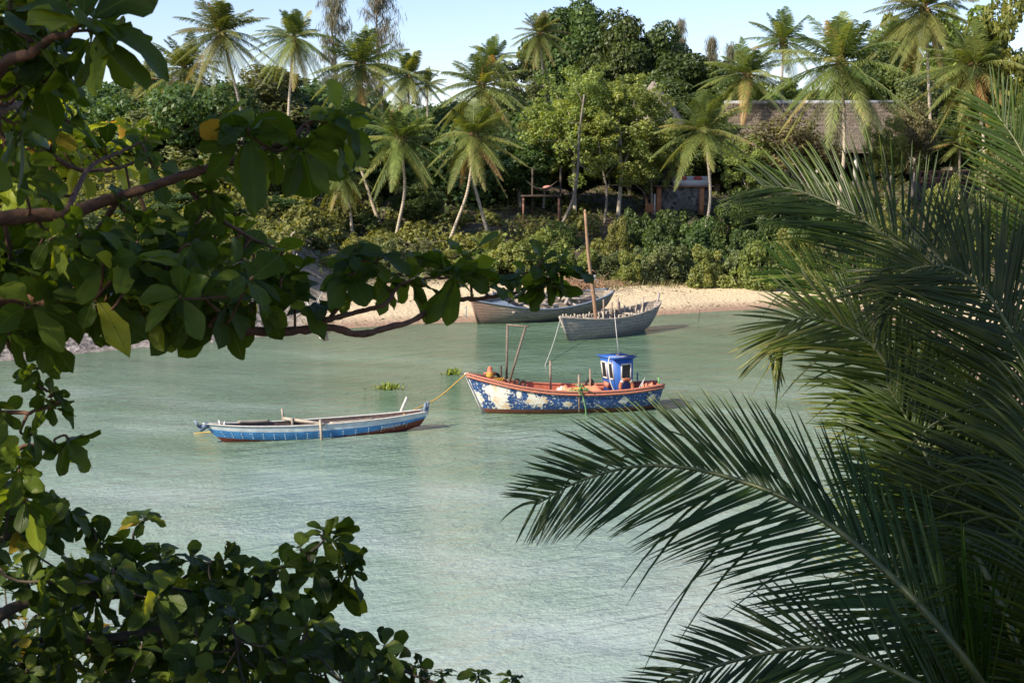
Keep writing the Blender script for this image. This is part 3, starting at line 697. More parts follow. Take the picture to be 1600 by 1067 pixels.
# long pale leaning trunk, bare snag, sticks
def snag(name, pts, rad, mat, label, cat, branches=0, seed=0):
    pts = [np.asarray(p, float) for p in pts]; t = MB(); rg = np.random.default_rng(seed); b = pts[0]
    L = spline([p-b for p in pts], 18); t.tube(L, np.linspace(rad, rad*.45, 18), 8)
    for k in range(branches):
        c = L[rg.integers(5, 17)]; d = nrm(rg.normal(size=3)*[1,.5,.7]+[0,0,.6]); e = c+d*rg.uniform(.8, 2.2); t.tube(spline([c, (c+e)/2+rg.normal(size=3)*.1, e], 6), np.linspace(rad*.35, rad*.1, 6), 5)
    o = t.build(name, M[mat], None, True, label=label, cat=cat); o.location = tuple(b); return o
b = hit(876, 356)
snag('leaning_tree', [b, P(896,310,b[1]), P(903,262,b[1]), P(905,210,b[1]), P(913,148,b[1])], .15, 'bark', 'long bare pale trunk leaning right up into the yellow-green trees', 'tree trunk', 6, 3)
b = hit(945, 350)
snag('bare_tree', [b, P(948,300,b[1]), P(941,262,b[1]), P(934,210,b[1])], .13, 'bark', 'pale forked bare trunk right of the leaning pale trunk', 'tree trunk', 9, 4)
b = hit(1018, 330)
snag('dead_branch', [b, P(1005,300,b[1]), P(990,286,b[1])], .06, 'palebark', 'bleached dead branch left of the terrace wall', 'branch', 8, 5)
b = hit(500, 512); snag('bleached_log', [G(502,528,.2), G(492,505,.6), G(478,466,2.0)], .10, 'plaster', 'bleached white log lying on the beach behind the almond twig', 'log', 2, 6)
b = hit(459, 446); snag('standing_stick', [b, P(461,425,b[1]), P(464,396,b[1])], .08, 'palebark', 'thin reddish bare stick standing on the left bank', 'stick')
b = hit(456, 420); snag('bent_snag', [b, P(458,395,b[1]+.3), P(455,370,b[1]+.3), P(461,362,b[1]+.3)], .10, 'palebark', 'short bent grey snag on the left bank near the stick', 'snag')
b = hit(648, 412); snag('dry_shrub', [b, P(652,395,b[1]), P(660,378,b[1])], .05, 'palebark', 'leafless grey shrub among the bushes right of the palms', 'dry shrub', 14, 8)

# ------------------------------------------------------------------ buildings on the hill
def long_house():
    A = P(1140,168,150); B = P(1432,158,150); E0 = P(1140,232,143.5); E1 = P(1432,236,143.5)
    zr = (A[2]+B[2])/2+.1; ze = (E0[2]+E1[2])/2; x0, x1 = A[0], B[0]; yr = 150.0; yf = 143.5; yb = 156.5; zf = 7.9
    t = thing('thatched_house', 'long thatched house with white columns on the hill', 'house', ((x0+x1)/2, yr, zf)); o = np.array([(x0+x1)/2, yr, zf])
    rg = np.random.default_rng(5)
    def slope(ya, yb_):
        m = MB(); n = 90; k = 16; V = np.zeros((k, n, 3)); W2 = np.zeros((k, n, 3))
        for i in range(k):
            u = i/(k-1)
            for j in range(n):
                x = x0-.5+(x1-x0+1)*j/(n-1); y = ya+(yb_-ya)*u; z = zr+(ze-zr)*u-.25*math.sin(u*math.pi)+rg.normal(0, .05)
                V[i, j] = [x, y+rg.normal(0, .04), z]-o; W2[i, j] = V[i, j]+[0, 0, -.35]
        m.grid(V); m.grid(W2, flip=True)
        m.grid(np.stack([V[-1], W2[-1]])); m.grid(np.stack([V[:, 0], W2[:, 0]])); m.grid(np.stack([V[:, -1], W2[:, -1]])); return m
    tf = MB(); n = 9000; uu = np.floor(rg.uniform(0, 1, n)*15)/15+rg.uniform(-.012, .02, n); xx = rg.uniform(x0-.5, x1+.5, n)
    zz = zr+(ze-zr)*uu-.25*np.sin(np.clip(uu, 0, 1)*math.pi); Cc = np.stack([xx, yr+(yf-yr)*uu, zz], 1)-o+np.array([0,-.05,.05]); dr = nrm([0, yf-yr, ze-zr]); Lh = rg.uniform(.25, .6, n)[:, None]; wx = np.array([1,0,0])*rg.uniform(.03, .09, n)[:, None]
    tip = Cc+dr*Lh+np.stack([rg.normal(0, .06, n), -rg.uniform(.0, .06, n), rg.uniform(-.04, .06, n)], 1); tf.add(np.stack([Cc-wx, Cc+wx, tip+wx*.3, tip-wx*.3], 1).reshape(-1, 3), np.arange(4*n).reshape(-1, 4))
    roof = slope(yr, yf).build('roof', M['thatch'], t, False)
    slope(yr, yb).build('rear_roof', M['thatch'], t, False)
    m = MB(); m.tube([[x0-.6-o[0], 0, zr-o[2]+.05], [x1+.6-o[0], 0, zr-o[2]+.05]], .24, 8); m.build('ridge_cap', M['ridge'], roof, True); tf.build('straw', M['thatch'], roof, kind='stuff')
    m = MB(); m.box((0, 3.2, (ze-zf)/2), (x1-x0-1, .3, ze-zf)); 
    for sx in (x0+.4, x1-.4):
        m.face([[sx-o[0], -6, 0], [sx-o[0], 6, 0], [sx-o[0], 6, ze-zf-.5], [sx-o[0], 0, zr-zf-.6], [sx-o[0], -6, ze-zf-.5]])
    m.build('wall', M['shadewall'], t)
    m = MB(); m.box((0, -.5, -.6), (x1-x0+1.5, 15, 1.2)); m.build('floor_slab', M['stone'], t)
    for px in (1160, 1222, 1278, 1337, 1392, 1428):
        c = P(px, 262, 144.3); m = MB(); m.tube([[c[0]-o[0], 144.3-yr, 0], [c[0]-o[0], 144.3-yr, ze-zf+.3]], [.26, .22], 10); m.build('column', M['plaster'], t, True)
    m = MB(); a = P(1150,272,143); b2 = P(1250,272,143)
    m.box((P(1215,276,143)[0]-o[0], 143-yr, .5), (5.5, .25, 1.0)); m.build('parapet', M['deckwood'], t)
    m = MB(); c = P(1290,249,143.9)-o; m.ball(c, .16, 8, 6, sc=(1,1,1.9)); m.tube([c, [c[0], c[1], ze-zf+.2]], .015, 4); m.build('hanging_lamp', M['ochre'], t, True)
long_house()
def cone_hut():
    a = P(1021,128,142); t = thing('conical_hut', 'small round hut with a steep conical thatched roof behind the yellow-green trees', 'hut', (a[0], 142, hz(a[0], 142))); z0 = hz(a[0], 142)
    H = a[2]-z0; m = MB(); n = 28; V = []; rg = np.random.default_rng(2)
    for u in np.linspace(0, 1, 12): V.append([[math.cos(q)*(.15+3.2*u)*(1+rg.normal(0,.02)), math.sin(q)*(.15+3.2*u), H-4.2*u+rg.normal(0,.05)] for q in np.arange(n)*2*math.pi/n])
    m.grid(np.array(V), closed=True); m.build('roof', M['greythatch'], t)
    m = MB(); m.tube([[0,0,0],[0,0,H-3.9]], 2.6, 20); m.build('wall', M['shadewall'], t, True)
    m = MB(); m.beam([.15,-.1,H-.3],[2.6,-.9,H-3.4],.22,.12); m.build('ridge_board', M['oldplank2'], t)
cone_hut()
def terrace():
    Y = 128.0; a = P(1028,290,Y); b2 = P(1112,290,Y); z = a[2]; o = np.array([(a[0]+b2[0])/2, Y, z-2.4])
    t = thing('stone_terrace', 'stone-walled terrace with orange pillars beside the short palm', 'terrace', o)
    m = MB(); m.box([0, 1.5, 1.0], (b2[0]-a[0], 3.4, 2.5)); m.build('wall', M['stone'], t)
    m = MB(); m.box([-.1, 1.4, 2.31], (b2[0]-a[0]+.5, 3.9, .12)); m.build('coping', M['deckwood'], t)
    for px in (1096, 1029): c = P(px, 300, Y)-o; m = MB(); m.box([c[0], -.28, 1.0], (.42, .2, 2.4)); m.build('pillar', M['ochre'], t)
    m = MB(); q0 = P(1053,287,Y)-o; q1 = P(1110,287,Y)-o; m.box([(q0[0]+q1[0])/2, .9, 2.62], (q1[0]-q0[0], .7, .5)); m.box([(q0[0]+q1[0])/2, 1.35, 2.95], (q1[0]-q0[0], .16, .5)); m.build('white_bench', M['plaster'], t)
    m = MB(); s0 = P(1010,305,Y)-o; m.box([s0[0]+.6, .2, .35], (1.1, .8, .9)); m.box([s0[0]-.0, .2, .6], (.16, .7, 1.4)); m.build('steps', M['ochre'], t)
    m = MB(); s0 = P(1027,306,Y)-o; m.box([s0[0]-.25, -.05, .7], (.12, .7, 1.9)); m.build('post', M['plaster'], t)
    for i, (px, lab) in enumerate(((1068,'red cushion on the left of the white terrace bench'), (1092,'red cushion on the right of the white terrace bench'))):
        c = P(px, 286, Y); m = MB(); m.ball([0,0,0], .34, 12, 8, sc=(1.25,.6,.62)); k = m.build('cushion', M['redpaint'], None, True, label=lab, cat='cushion', group='red cushions on the terrace'); k.location = (c[0], Y+.75, z+.62-.0)
    for i, (px, py, lab) in enumerate(((1020,277,'small red cushion high at the left behind the terrace'), (1047,275,'red cushion in the shade just left of the white bench'))):
        c = P(px, py, Y+4); m = MB(); m.ball([0,0,0], .24, 12, 8, sc=(1.1,.6,.9)); k = m.build('cushion', M['redpaint'], None, True, label=lab, cat='cushion', group='red cushions on the terrace'); k.location = (c[0], Y+4, c[2])
    c = P(1033, 283, Y+4); zb = hz(c[0], Y+4); m = MB(); m.box([0,.3,(c[2]-zb-.1)/2], (3.2, .6, c[2]-zb-.1)); m.box([0,.1,c[2]-zb-.02], (3.4, 1.4, .12)); k = m.build('stone_ledge', M['stone'], None, label='low stone ledge with cushions behind the left of the terrace', cat='ledge'); k.location = (c[0], Y+4, zb)
terrace()
def rail_terrace():
    Y = 131; a = P(1438,268,Y); b2 = P(1560,268,Y); z = a[2]; zb = z-1.6; o = np.array([(a[0]+b2[0])/2, Y, zb]); w = b2[0]-a[0]
    t = thing('railing_terrace', 'brown wooden railing terrace over a stone wall at the right', 'terrace', o)
    m = MB(); m.box([0, 1.5, -.5], (w, 3, 2.2)); m.build('wall', M['stone'], t)
    m = MB(); m.box([0, 0, 1.6], (w, .14, .18)); m.box([0, 0, .95], (w, .1, .25)); 
    for i in range(9): m.box([-w/2+w*i/8, .02, 1.1], (.12, .1, 1.0))
    m.build('railing', M['deckwood'], t)
    m = MB(); m.box([0, -.2, .58], (w+.2, .3, .16)); m.build('coping', M['deckwood'], t)
rail_terrace()
def hammock():
    Y = 121.0; a = P(822,282,Y); b2 = P(872,282,Y); c = P(848,290,Y); o = np.array([c[0], Y, hz(c[0], Y)])
    t = thing('hammock', 'hammock with a pink cloth hanging in the shade between two posts', 'hammock', o)
    m = MB(); n = 14; V = []
    for u in np.linspace(0, 1, n):
        p = a*(1-u)+b2*u-np.array([0,0,1])*.85*math.sin(u*math.pi); w = .12+.42*math.sin(u*math.pi)
        V.append([p-o+[0,-w,.18*math.sin(u*math.pi)], p-o+[0,-w*.4,-.02], p-o+[0,w*.4,-.02], p-o+[0,w,.18*math.sin(u*math.pi)]])
    m.grid(np.array(V)); m.build('sling', M['greythatch'], t, True)
    m = MB(); p = P(856,293,Y)-o; m.ball(p+[0,0,-.0], .33, 10, 6, sc=(1.3,.8,.5)); m.build('pink_cloth', simple('pink_cloth', (.55,.25,.20), .9), t, True)
    for px in (832, 876):
        q = P(px, 262, Y+.3)-o; g = hz(q[0]+o[0], Y+.3)-o[2]; m = MB(); m.tube([[q[0], q[1], g-.2], [q[0], q[1], q[2]]], .09, 7); m.build('post', M['darkwood'], t, True)
    c = P(845, 306, 122); d = thing('wooden_deck', 'dark wooden platform below the hammock', 'deck', (c[0], 122, hz(c[0], 122))); zz = c[2]-hz(c[0], 122)
    m = MB(); m.box([0, 0, zz], (3.4, 3.0, .12)); m.build('deck_boards', M['darkwood'], d)
    for sx in (-1.5, 1.5):
        for sy in (-1.3, 1.3): m = MB(); m.box([sx, sy, zz/2-.2], (.14, .14, zz+.25)); m.build('leg', M['deckwood'], d)
hammock()

# ------------------------------------------------------------------ boats
def hull_grid(ts, xk, xs, b, k, s, sgn, pw=.75, nu=14, inset=0.0, u0=0.0):
    us = np.linspace(u0, 1, nu); V = np.zeros((len(ts), nu, 3))
    for i, t in enumerate(ts):
        B = max(b(t)-inset, 0.004); K = k(t)+inset; S = s(t)
        V[i, :, 0] = xk(t)+(xs(t)-xk(t))*us**1.1
        V[i, :, 1] = sgn*B*np.sin(us*math.pi/2)**pw
        V[i, :, 2] = K+(S-K)*us**1.25
    return V
def lerp(*kn):
    a, c = zip(*kn); a = np.array(a); c = np.array(c)
    def f(t):
        t = min(max(t, 0), 1); i = min(np.searchsorted(a, t, 'right')-1, len(a)-2); h = a[i+1]-a[i]; u = (t-a[i])/h
        m = lambda j: 0 if len(a) < 3 else ((c[min(j+1, len(a)-1)]-c[max(j-1, 0)])/(a[min(j+1, len(a)-1)]-a[max(j-1, 0)]))
        m0, m1 = m(i)*h, m(i+1)*h
        return (2*u**3-3*u**2+1)*c[i]+(u**3-2*u**2+u)*m0+(-2*u**3+3*u**2)*c[i+1]+(u**3-u**2)*m1
    return f
class Hull:
    def __init__(s, xk, xs, b, k, sh, pw=.75): s.xk, s.xs, s.b, s.k, s.s, s.pw = lerp(*xk), lerp(*xs), lerp(*b), lerp(*k), lerp(*sh), pw
    def outer(s, mb, n=44, nu=18, tone_u=False):
        ts = np.linspace(0, 1, n)
        for sg in (-1, 1):
            V = hull_grid(ts, s.xk, s.xs, s.b, s.k, s.s, sg, s.pw, nu)
            tone = np.tile((np.arange(nu-1)+.5)/(nu-1), n-1) if tone_u else .5
            mb.grid(V, tone, flip=sg > 0)
            if sg < 0: E0 = V[-1]
            else:
                V2 = np.stack([E0, V[-1]]); mb.grid(V2, tone[:nu-1] if tone_u else .5, flip=True)
    def inner(s, mb, inset=.05, n=40, nu=10, u0=.0):
        ts = np.linspace(0.02, .985, n)
        for sg in (-1, 1):
            V = hull_grid(ts, s.xk, s.xs, s.b, s.k, s.s, sg, s.pw, nu, inset, u0); V[:, -1, 2] -= .005
            mb.grid(V, flip=sg < 0)
            if sg < 0: E0 = V[-1]
            else: mb.grid(np.stack([E0, V[-1]]))
    def sheer(s, t, sg, out=0.0, dz=0.0): return np.array([s.xs(t), sg*max(s.b(t)+out, 0), s.s(t)+dz])
    def rail(s, mb, w=.1, h=.06, out=.02, dz=.0, n=50, t0=0, t1=1, sides=(-1, 1), tone=.5):
        for sg in sides:
            ts = np.linspace(t0, t1, n); c = np.array([s.sheer(t, sg, out, dz) for t in ts])
            T = np.gradient(c, axis=0); T /= np.linalg.norm(T, axis=1)[:, None]; S = np.cross(T, [0,0,1.]); S /= np.linalg.norm(S, axis=1)[:, None]; U = np.array([0,0,1.])
            V = np.stack([c-S*w/2-U*h/2, c+S*w/2-U*h/2, c+S*w/2+U*h/2, c-S*w/2+U*h/2], 1); mb.grid(V, tone, closed=True)
            mb.poly.append([mb.n-4, mb.n-3, mb.n-2, mb.n-1]); mb.ptone.append(tone); mb.poly.append([mb.n-4*n+3-q for q in range(4)]); mb.ptone.append(tone)
    def deck(s, mb, z, t0, t1, n=24, inset=.05, tone=.5):
        ts = np.linspace(t0, t1, n); V = []
        for t in ts:
            zz = z(t) if callable(z) else z; f = max(0, (zz-s.k(t))/(s.s(t)-s.k(t)))**(1/1.25); B = (max(s.b(t)-inset, .004))*math.sin(min(1, f)*math.pi/2)**s.pw; x = s.xk(t)+(s.xs(t)-s.xk(t))*f**1.1
            V.append([[x, -B, zz], [x, -B/3, zz], [x, B/3, zz], [x, B, zz]])
        mb.grid(np.array(V), tone)

def blotch_paint(name, base, base2, under, centers, boot_z, boot, speck=.70):
    t = NT(name); g = t.coord(); xyz = t.sep(g); n = t.noise(3.2, 8, .68); n2 = t.noise(11, 6, .7); n3 = t.noise(34, 3, .6)
    f = None
    for (cx, cz, rx, rz) in centers:
        a = t.math('POWER', t.math('DIVIDE', t.math('SUBTRACT', xyz[0], cx), rx), 2.0); b = t.math('POWER', t.math('DIVIDE', t.math('SUBTRACT', xyz[2], cz), rz), 2.0)
        d = t.math('SUBTRACT', 1.0, t.math('SQRT', t.math('ADD', a, b))); f = d if f is None else t.math('MAXIMUM', f, d)
    f = t.math('ADD', f, t.math('MULTIPLY', t.math('SUBTRACT', n, .5), 2.9)); f = t.math('ADD', f, t.math('MULTIPLY', t.math('SUBTRACT', n2, .5), 2.6))
    pf = t.rng(f, -.03, .06, 0, 1); sp = t.rng(t.math('ADD', n2, t.math('MULTIPLY', n3, .35)), speck, speck+.02, 0, 1)
    pf = t.math('MAXIMUM', pf, sp)
    col = t.ramp(n, [(.35, base2), (.6, base)])
    u = t.ramp(t.noise(1.6, 4, .6), [(.55, under), (.63, (.66,.47,.27)), (.70, under)])
    col = t.mix(pf, col, u)
    zz = t.math('ADD', xyz[2], t.math('MULTIPLY', t.math('SUBTRACT', n2, .5), .05))
    col = t.mix(t.rng(zz, boot_z-.01, boot_z+.01, 1, 0), col, t.ramp(n2, [(.35, tuple(c*.6 for c in boot)), (.65, boot)]))
    col = t.mix(t.rng(zz, .03, .07, .75, 0), col, (.03,.03,.015))
    seam = t.rng(t.math('FRACT', t.math('ADD', t.math('MULTIPLY', xyz[2], 5.5), t.math('MULTIPLY', t.math('POWER', t.math('DIVIDE', t.math('SUBTRACT', xyz[0], 4.5), 4.5), 2.0), -1.6))), 0, .07, 1, 0)
    col = t.mix(t.math('MULTIPLY', seam, .55), col, (.02,.022,.03)); run = t.noise(7, 5, .7, mscale=(1.6, 1, .12)); col = t.mix(t.rng(run, .60, .74, 0, .55), col, (.20,.09,.04))
    t.l(col, t.b.inputs['Base Color']); t.b.inputs['Roughness'].default_value = .55
    t.bump(t.math('ADD', pf, t.math('MULTIPLY', n2, .6)), .35, .02); return t.m
M['bluehull'] = blotch_paint('peeling_blue_paint', (.022,.085,.26), (.012,.045,.15), (.72,.70,.62),
    [(1.25,.86,.42,.55), (1.4,.40,.36,.3), (.42,.5,.26,.4), (.95,1.0,.4,.22), (2.78,.55,.45,.24), (2.55,.8,.16,.22), (2.02,.86,.12,.18), (3.4,.88,.17,.12), (3.95,.42,.17,.12), (6.25,.50,.18,.14), (6.6,.86,.10,.07), (7.5,.55,.15,.15)], .20, (.16,.055,.03), .75)
M['salmon'] = simple('salmon_paint', (.60,.17,.09), .6, .3, 6, .2, col2=(.42,.12,.07))
M['rail'] = simple('rail_paint', (.56,.18,.11), .6, .3, 9, .3, col2=(.33,.15,.10))
M['offwhite'] = simple('off_white_paint', (.66,.64,.60), .6, .25, 7, .2, col2=(.50,.47,.42))
M['cabinblue'] = simple('cabin_blue', (.03,.12,.44), .5, .2, 4, .1)
M['black'] = simple('black_rubber', (.02,.02,.02), .7, .3, 6, .1)
M['iron'] = simple('rusty_iron', (.20,.16,.12), .75, .5, 12, .3)
M['pole'] = simple('weathered_pole', (.34,.25,.19), .85, .4, 9, .3)
M['greyblue'] = simple('grey_blue_paint', (.20,.26,.34), .7, .3, 8, .2)
M['greenrope'] = simple('green_net', (.16,.36,.14), .9, .5, 20, .5)
M['yellowrope'] = simple('yellow_rope', (.72,.42,.07), .8, .2, 30, .2)
M['paleropeM'] = simple('pale_rope', (.55,.55,.48), .8, .2, 30, .2)
M['tarp'] = simple('orange_tarp', (.75,.27,.14), .6, .3, 5, .3)
M['glass'] = (lambda t: (setattr(t.b.inputs['Base Color'], 'default_value', (.02,.022,.025,1)), setattr(t.b.inputs['Roughness'], 'default_value', .08), t.m)[-1])(NT('window_glass'))
def oldwood(name, a, b_, c, extra=None):
    t = NT(name); g = t.coord(); xyz = t.sep(g); n = t.noise(2.2, 7, .7, mscale=(.5,1,3)); n2 = t.noise(9, 6, .7, mscale=(.35,1,3))
    pl = t.math('FRACT', t.math('MULTIPLY', t.math('ADD', xyz[2], t.math('MULTIPLY', n, .05)), 5.2))
    col = t.ramp(n2, [(.3, a), (.5, b_), (.72, c)]); col = t.mix(t.rng(pl, 0, .10, .8, 0), col, (.03,.028,.025)); col = t.mix(t.rng(n, .56, .66, 0, .6), col, (.06,.055,.05))
    if extra: col = t.mix(t.math('MULTIPLY', t.rng(xyz[0], extra[1], extra[2], .8, 0), t.rng(n2, .35, .6, 0, 1)), col, extra[0])
    t.l(col, t.b.inputs['Base Color']); t.b.inputs['Roughness'].default_value = .9; t.bump(t.math('ADD', n2, t.rng(pl, 0, .1, -1, 0)), .7, .03); return t.m
M['dhow'] = oldwood('grey_weathered_planks', (.18,.165,.15), (.34,.31,.28), (.50,.46,.41))
M['wreck'] = oldwood('wreck_planks', (.14,.12,.10), (.26,.22,.18), (.40,.36,.31), ((.36,.17,.11), .6, 2.2))
M['oldplank'] = simple('bleached_planks', (.44,.38,.31), .9, .4, 6, .4, mscale=(.3,1,1))
M['mast'] = simple('mast_wood', (.36,.22,.13), .8, .4, 8, .3, col2=(.22,.13,.08))

def fishing_boat():
    p0 = G(757, 646); p0 = p0+[-.72, 0, 0]; ang = math.radians(9)
    t = thing('fishing_boat', 'fishing boat with flaking blue and white hull, salmon gunwale and little blue wheelhouse', 'boat', (p0[0], p0[1], 0), ang)
    H = Hull([(0,.72),(.2,1.9),(.6,4.8),(1,7.75)], [(0,0),(.2,1.55),(.6,4.75),(1,8.05)], [(0,.02),(.08,.34),(.2,.66),(.4,.94),(.6,1.0),(.8,.90),(.92,.70),(1,.42)], [(0,-.12),(.3,-.4),(.8,-.4),(1,-.1)], [(0,1.62),(.12,1.40),(.3,1.10),(.5,.93),(.75,.90),(1,1.03)], .8)
    m = MB(); H.outer(m); hull = m.build('hull', M['bluehull'], t, True)
    m = MB(); H.inner(m, .06); m.build('inner_planking', M['salmon'], t, True)
    m = MB(); H.rail(m, .16, .07, .0, .02); H.rail(m, .06, .09, .045, -.09); m.build('gunwale', M['rail'], t)
    m = MB(); H.deck(m, lambda q: 1.28-.9*q if q < .3 else .5, .03, .985); m.build('deck', M['salmon'], t)
    m = MB(); m.beam([-.02,0,1.66], [.76,0,-.15], .09, .16); m.build('stem_post', M['offwhite'], t)
    m = MB(); pts = spline([H.sheer(0,1)+[-.0,0,0], [.76,0,-.1]], 4); 
    for sg in (-1,): m.box([.30,-.0,1.0],(.01,.01,.01))
    # foredeck coaming, thwarts
    for x in (3.2, 4.4): m.box([x, 0, .72], (.25, 1.7, .06))
    m.build('thwart', M['salmon'], t)
    m = MB(); m.tube([[.95,0,1.2],[.95,0,1.80]], .10, 10); m.ball([.95,0,1.80], .10, 10, 6); m.tube([[.7,-.02,1.62],[1.2,.02,1.62]], .045, 6); bo = m.build('mooring_post', M['salmon'], t, True)
    m = MB()
    for k in range(5): a = np.linspace(0, 6.28, 18); m.tube(np.stack([.95+np.cos(a)*.13, np.sin(a)*.13, 1.50+k*.035+0*a], 1), .02, 5, caps=False)
    for k in range(5): a = np.linspace(0, 5, 12); m.tube(np.stack([1.18+.3*np.cos(a+k)*.5+.05*k, .2*np.sin(a*1.3+k), 1.36+.06*np.sin(a*2+k)], 1), .02, 5, caps=False)
    m.build('rope_coil', M['yellowrope'], t, True)
    m = MB(); 
    for a, b_, r in (([1.66,.25,1.2],[1.72,.35,3.52],.05), ([1.70,-.15,1.2],[2.36,-.25,3.50],.05), ([1.70,.36,3.52],[2.46,-.27,3.50],.042), ([1.60,.1,1.3],[1.78,.0,1.3],.05)): m.tube([a, b_], r, 8)
    m.build('hauling_frame', M['iron'], t, True)
    m = MB(); m.tube([[1.42,.1,1.1],[1.42,.1,1.90]], .045, 8); m.build('bitt', M['darkwood'], t, True)
    for (x, y, z, r) in ((1.95,-.58,1.33,.11), (2.18,-.63,1.27,.11), (1.22,.3,1.40,.14), (5.15,.55,1.03,.14)):
        m = MB(); a = np.linspace(0, 6.283, 20); m.tube(np.stack([x+r*np.cos(a), y+0*a, z+r*np.sin(a)], 1), r*.42, 8, caps=False); m.build('tyre_fender', M['black'], t, True)
    for (x, y, z0, z1, r, mt) in ((3.56,.62,.6,1.98,.045,'pole'), (4.42,-.98,.1,1.62,.04,'pole'), (5.20,.5,.6,1.62,.04,'pole'), (7.9,-.25,.9,1.32,.045,'greenrope'), (7.25,.75,.8,1.38,.035,'greyblue')):
        m = MB(); m.tube([[x, y, z0], [x-.03, y, z1]], r, 8); m.build('post', M[mt], t, True)
    # slack lines over the side and net bundle
    m = MB(); rg = np.random.default_rng(3)
    for k in range(22): c = np.array([4.5+rg.normal()*.1, -.98+rg.normal()*.05, 1.0+rg.normal()*.07]); d = rg.normal(size=3)*.12; m.tube([c-d, c+d*.3+[0,0,.03], c+d], .022, 5)
    m.tube(spline([[4.5,-1.03,1.0],[4.58,-1.08,.6],[4.66,-1.08,.25],[4.70,-1.0,-.1]], 10), .03, 6); m.build('net_bundle', M['greenrope'], t, True)
    m = MB(); m.tube(spline([[4.2,-.9,1.0],[4.35,-1.0,1.08],[4.6,-1.02,1.04],[4.75,-.95,.96]], 10), .028, 6); m.build('yellow_line', M['yellowrope'], t, True)
    def heap(c, sx, sy, sz, mt, nm, sd_):
        rg = np.random.default_rng(sd_); m = MB(); n = 16; V = np.zeros((n, n, 3)); ph = rg.uniform(0, 6, 6)
        for i in range(n):
            for j in range(n):
                u, v = i/(n-1)*2-1, j/(n-1)*2-1; r = max(0, 1-u**4)*max(0, 1-v**4); V[i, j] = [u*sx, v*sy, sz*r*(.7+.2*math.sin(5*u+ph[0]+v*2)+.15*math.sin(7*v+ph[1]-u*3))]
        m.grid(V+np.array(c)); m.build(nm, M[mt], t, True)
    heap([4.15,-.35,.62], .5, .45, .48, 'tarp', 'tarpaulin', 1); heap([3.85,-.2,.6], .32, .3, .46, 'paleropeM', 'pale_cloth', 2); heap([5.0,.1,.60], .75, .6, .42, 'tarp', 'tarpaulin', 4)
    heap([7.45,0,.62], .32, .45, .55, 'tarp', 'orange_sack', 5)
    m = MB(); m.tube([[6.95,-.6,.75],[7.3,-.2,1.30]], .02, 6); m.tube([[6.85,-.6,.75],[7.22,-.25,1.22]], .015, 6); m.build('white_strut', M['offwhite'], t, True)
    # wheelhouse
    cy = math.radians(20); R3 = np.array(Matrix.Rotation(cy, 3, 'Z')); cc = np.array([6.22, .05, .5]); w0, l0, h0 = .98, .84, 1.62
    def W_(x, y, z): return cc+R3 @ np.array([x, y, z])
    m = MB(); fx = lambda z: -l0/2-.02-.16*(z/h0)      # the front leans out over the bow
    b_ = [W_(-l0/2+.12,-w0/2,0), W_(l0/2,-w0/2,0), W_(l0/2,w0/2,0), W_(-l0/2+.12,w0/2,0)]; tp = [W_(-l0/2-.12,-w0/2,h0), W_(l0/2,-w0/2,h0), W_(l0/2,w0/2,h0), W_(-l0/2-.12,w0/2,h0)]
    m.add(b_+tp, [[3,2,1,0],[4,5,6,7],[0,1,5,4],[1,2,6,5],[2,3,7,6],[3,0,4,7]]); cab = m.build('wheelhouse', M['cabinblue'], t)
    m = MB(); V8 = lambda a: [W_(*q) for q in a]; z1, z2 = h0+.002, h0+.10
    m.add(V8([(-.56,-.51,z1),(.44,-.51,z1),(.44,.51,z1),(-.56,.51,z1),(-.70,-.61,z2),(.56,-.61,z2),(.56,.61,z2),(-.70,.61,z2)]), [[3,2,1,0],[4,5,6,7],[0,1,5,4],[1,2,6,5],[2,3,7,6],[3,0,4,7]])
    m.build('roof', M['cabinblue'], cab)
    def window(o, ux, uy, w, h, nm='window'):
        o, ux, uy = map(np.asarray, (o, ux, uy)); nn = nrm(np.cross(ux, uy)); f = MB(); fr = .055
        for (a, b2) in (((-w/2,-h/2),(w/2,-h/2)), ((-w/2,h/2),(w/2,h/2)), ((-w/2,-h/2),(-w/2,h/2)), ((w/2,-h/2),(w/2,h/2))):
            f.beam(o+ux*a[0]+uy*a[1]-(ux*(b2[0]-a[0])+uy*(b2[1]-a[1]))*.04, o+ux*b2[0]+uy*b2[1]+(ux*(b2[0]-a[0])+uy*(b2[1]-a[1]))*.04, fr, .05, up=nn)
        fo = f.build('window', M['offwhite'], cab); g = MB(); g.face([o+nn*.008+ux*x+uy*y for x, y in ((-w/2,-h/2),(w/2,-h/2),(w/2,h/2),(-w/2,h/2))]); return g.build('pane', M['glass'], cab)
    X, Y_, Z_ = R3 @ np.array([1,0,0.]), R3 @ np.array([0,1,0.]), np.array([0,0,1.])
    window(W_(.08,-w0/2-.012,1.12), X, Z_, .44, .60)
    up = nrm(W_(-l0/2-.12,0,h0)-W_(-l0/2+.12,0,0))
    for yy in (-.235, .235): window(W_(-l0/2+.12-.24*(1.14/h0)-.016,yy,1.14), -Y_, up, .33, .66)
    m = MB(); p = W_(-.66,-.40,h0+.10); m.tube(spline([W_(.1,-.5,h0+.10), W_(-.5,-.42,h0+.11), p, W_(-.70,-.40,h0-.2), W_(-.62,-.42,.75), W_(-.45,-.5,.3), W_(-.3,-.6,.12)], 26), .022, 7); m.build('vent_pipe', M['offwhite'], cab, True)
    m = MB(); m.tube([W_(.05,0,h0+.07), W_(-.18,0,h0+1.82)], [.024,.010], 6); m.build('aerial', M['offwhite'], cab, True)
    m = MB(); m.tube([W_(-.25,-.3,h0+.09), W_(.75,-.3,h0+.13)], .014, 6); m.box(W_(.0,.0,h0+.10), (.14,.14,.08)); m.build('roof_fitting', M['iron'], cab, True)
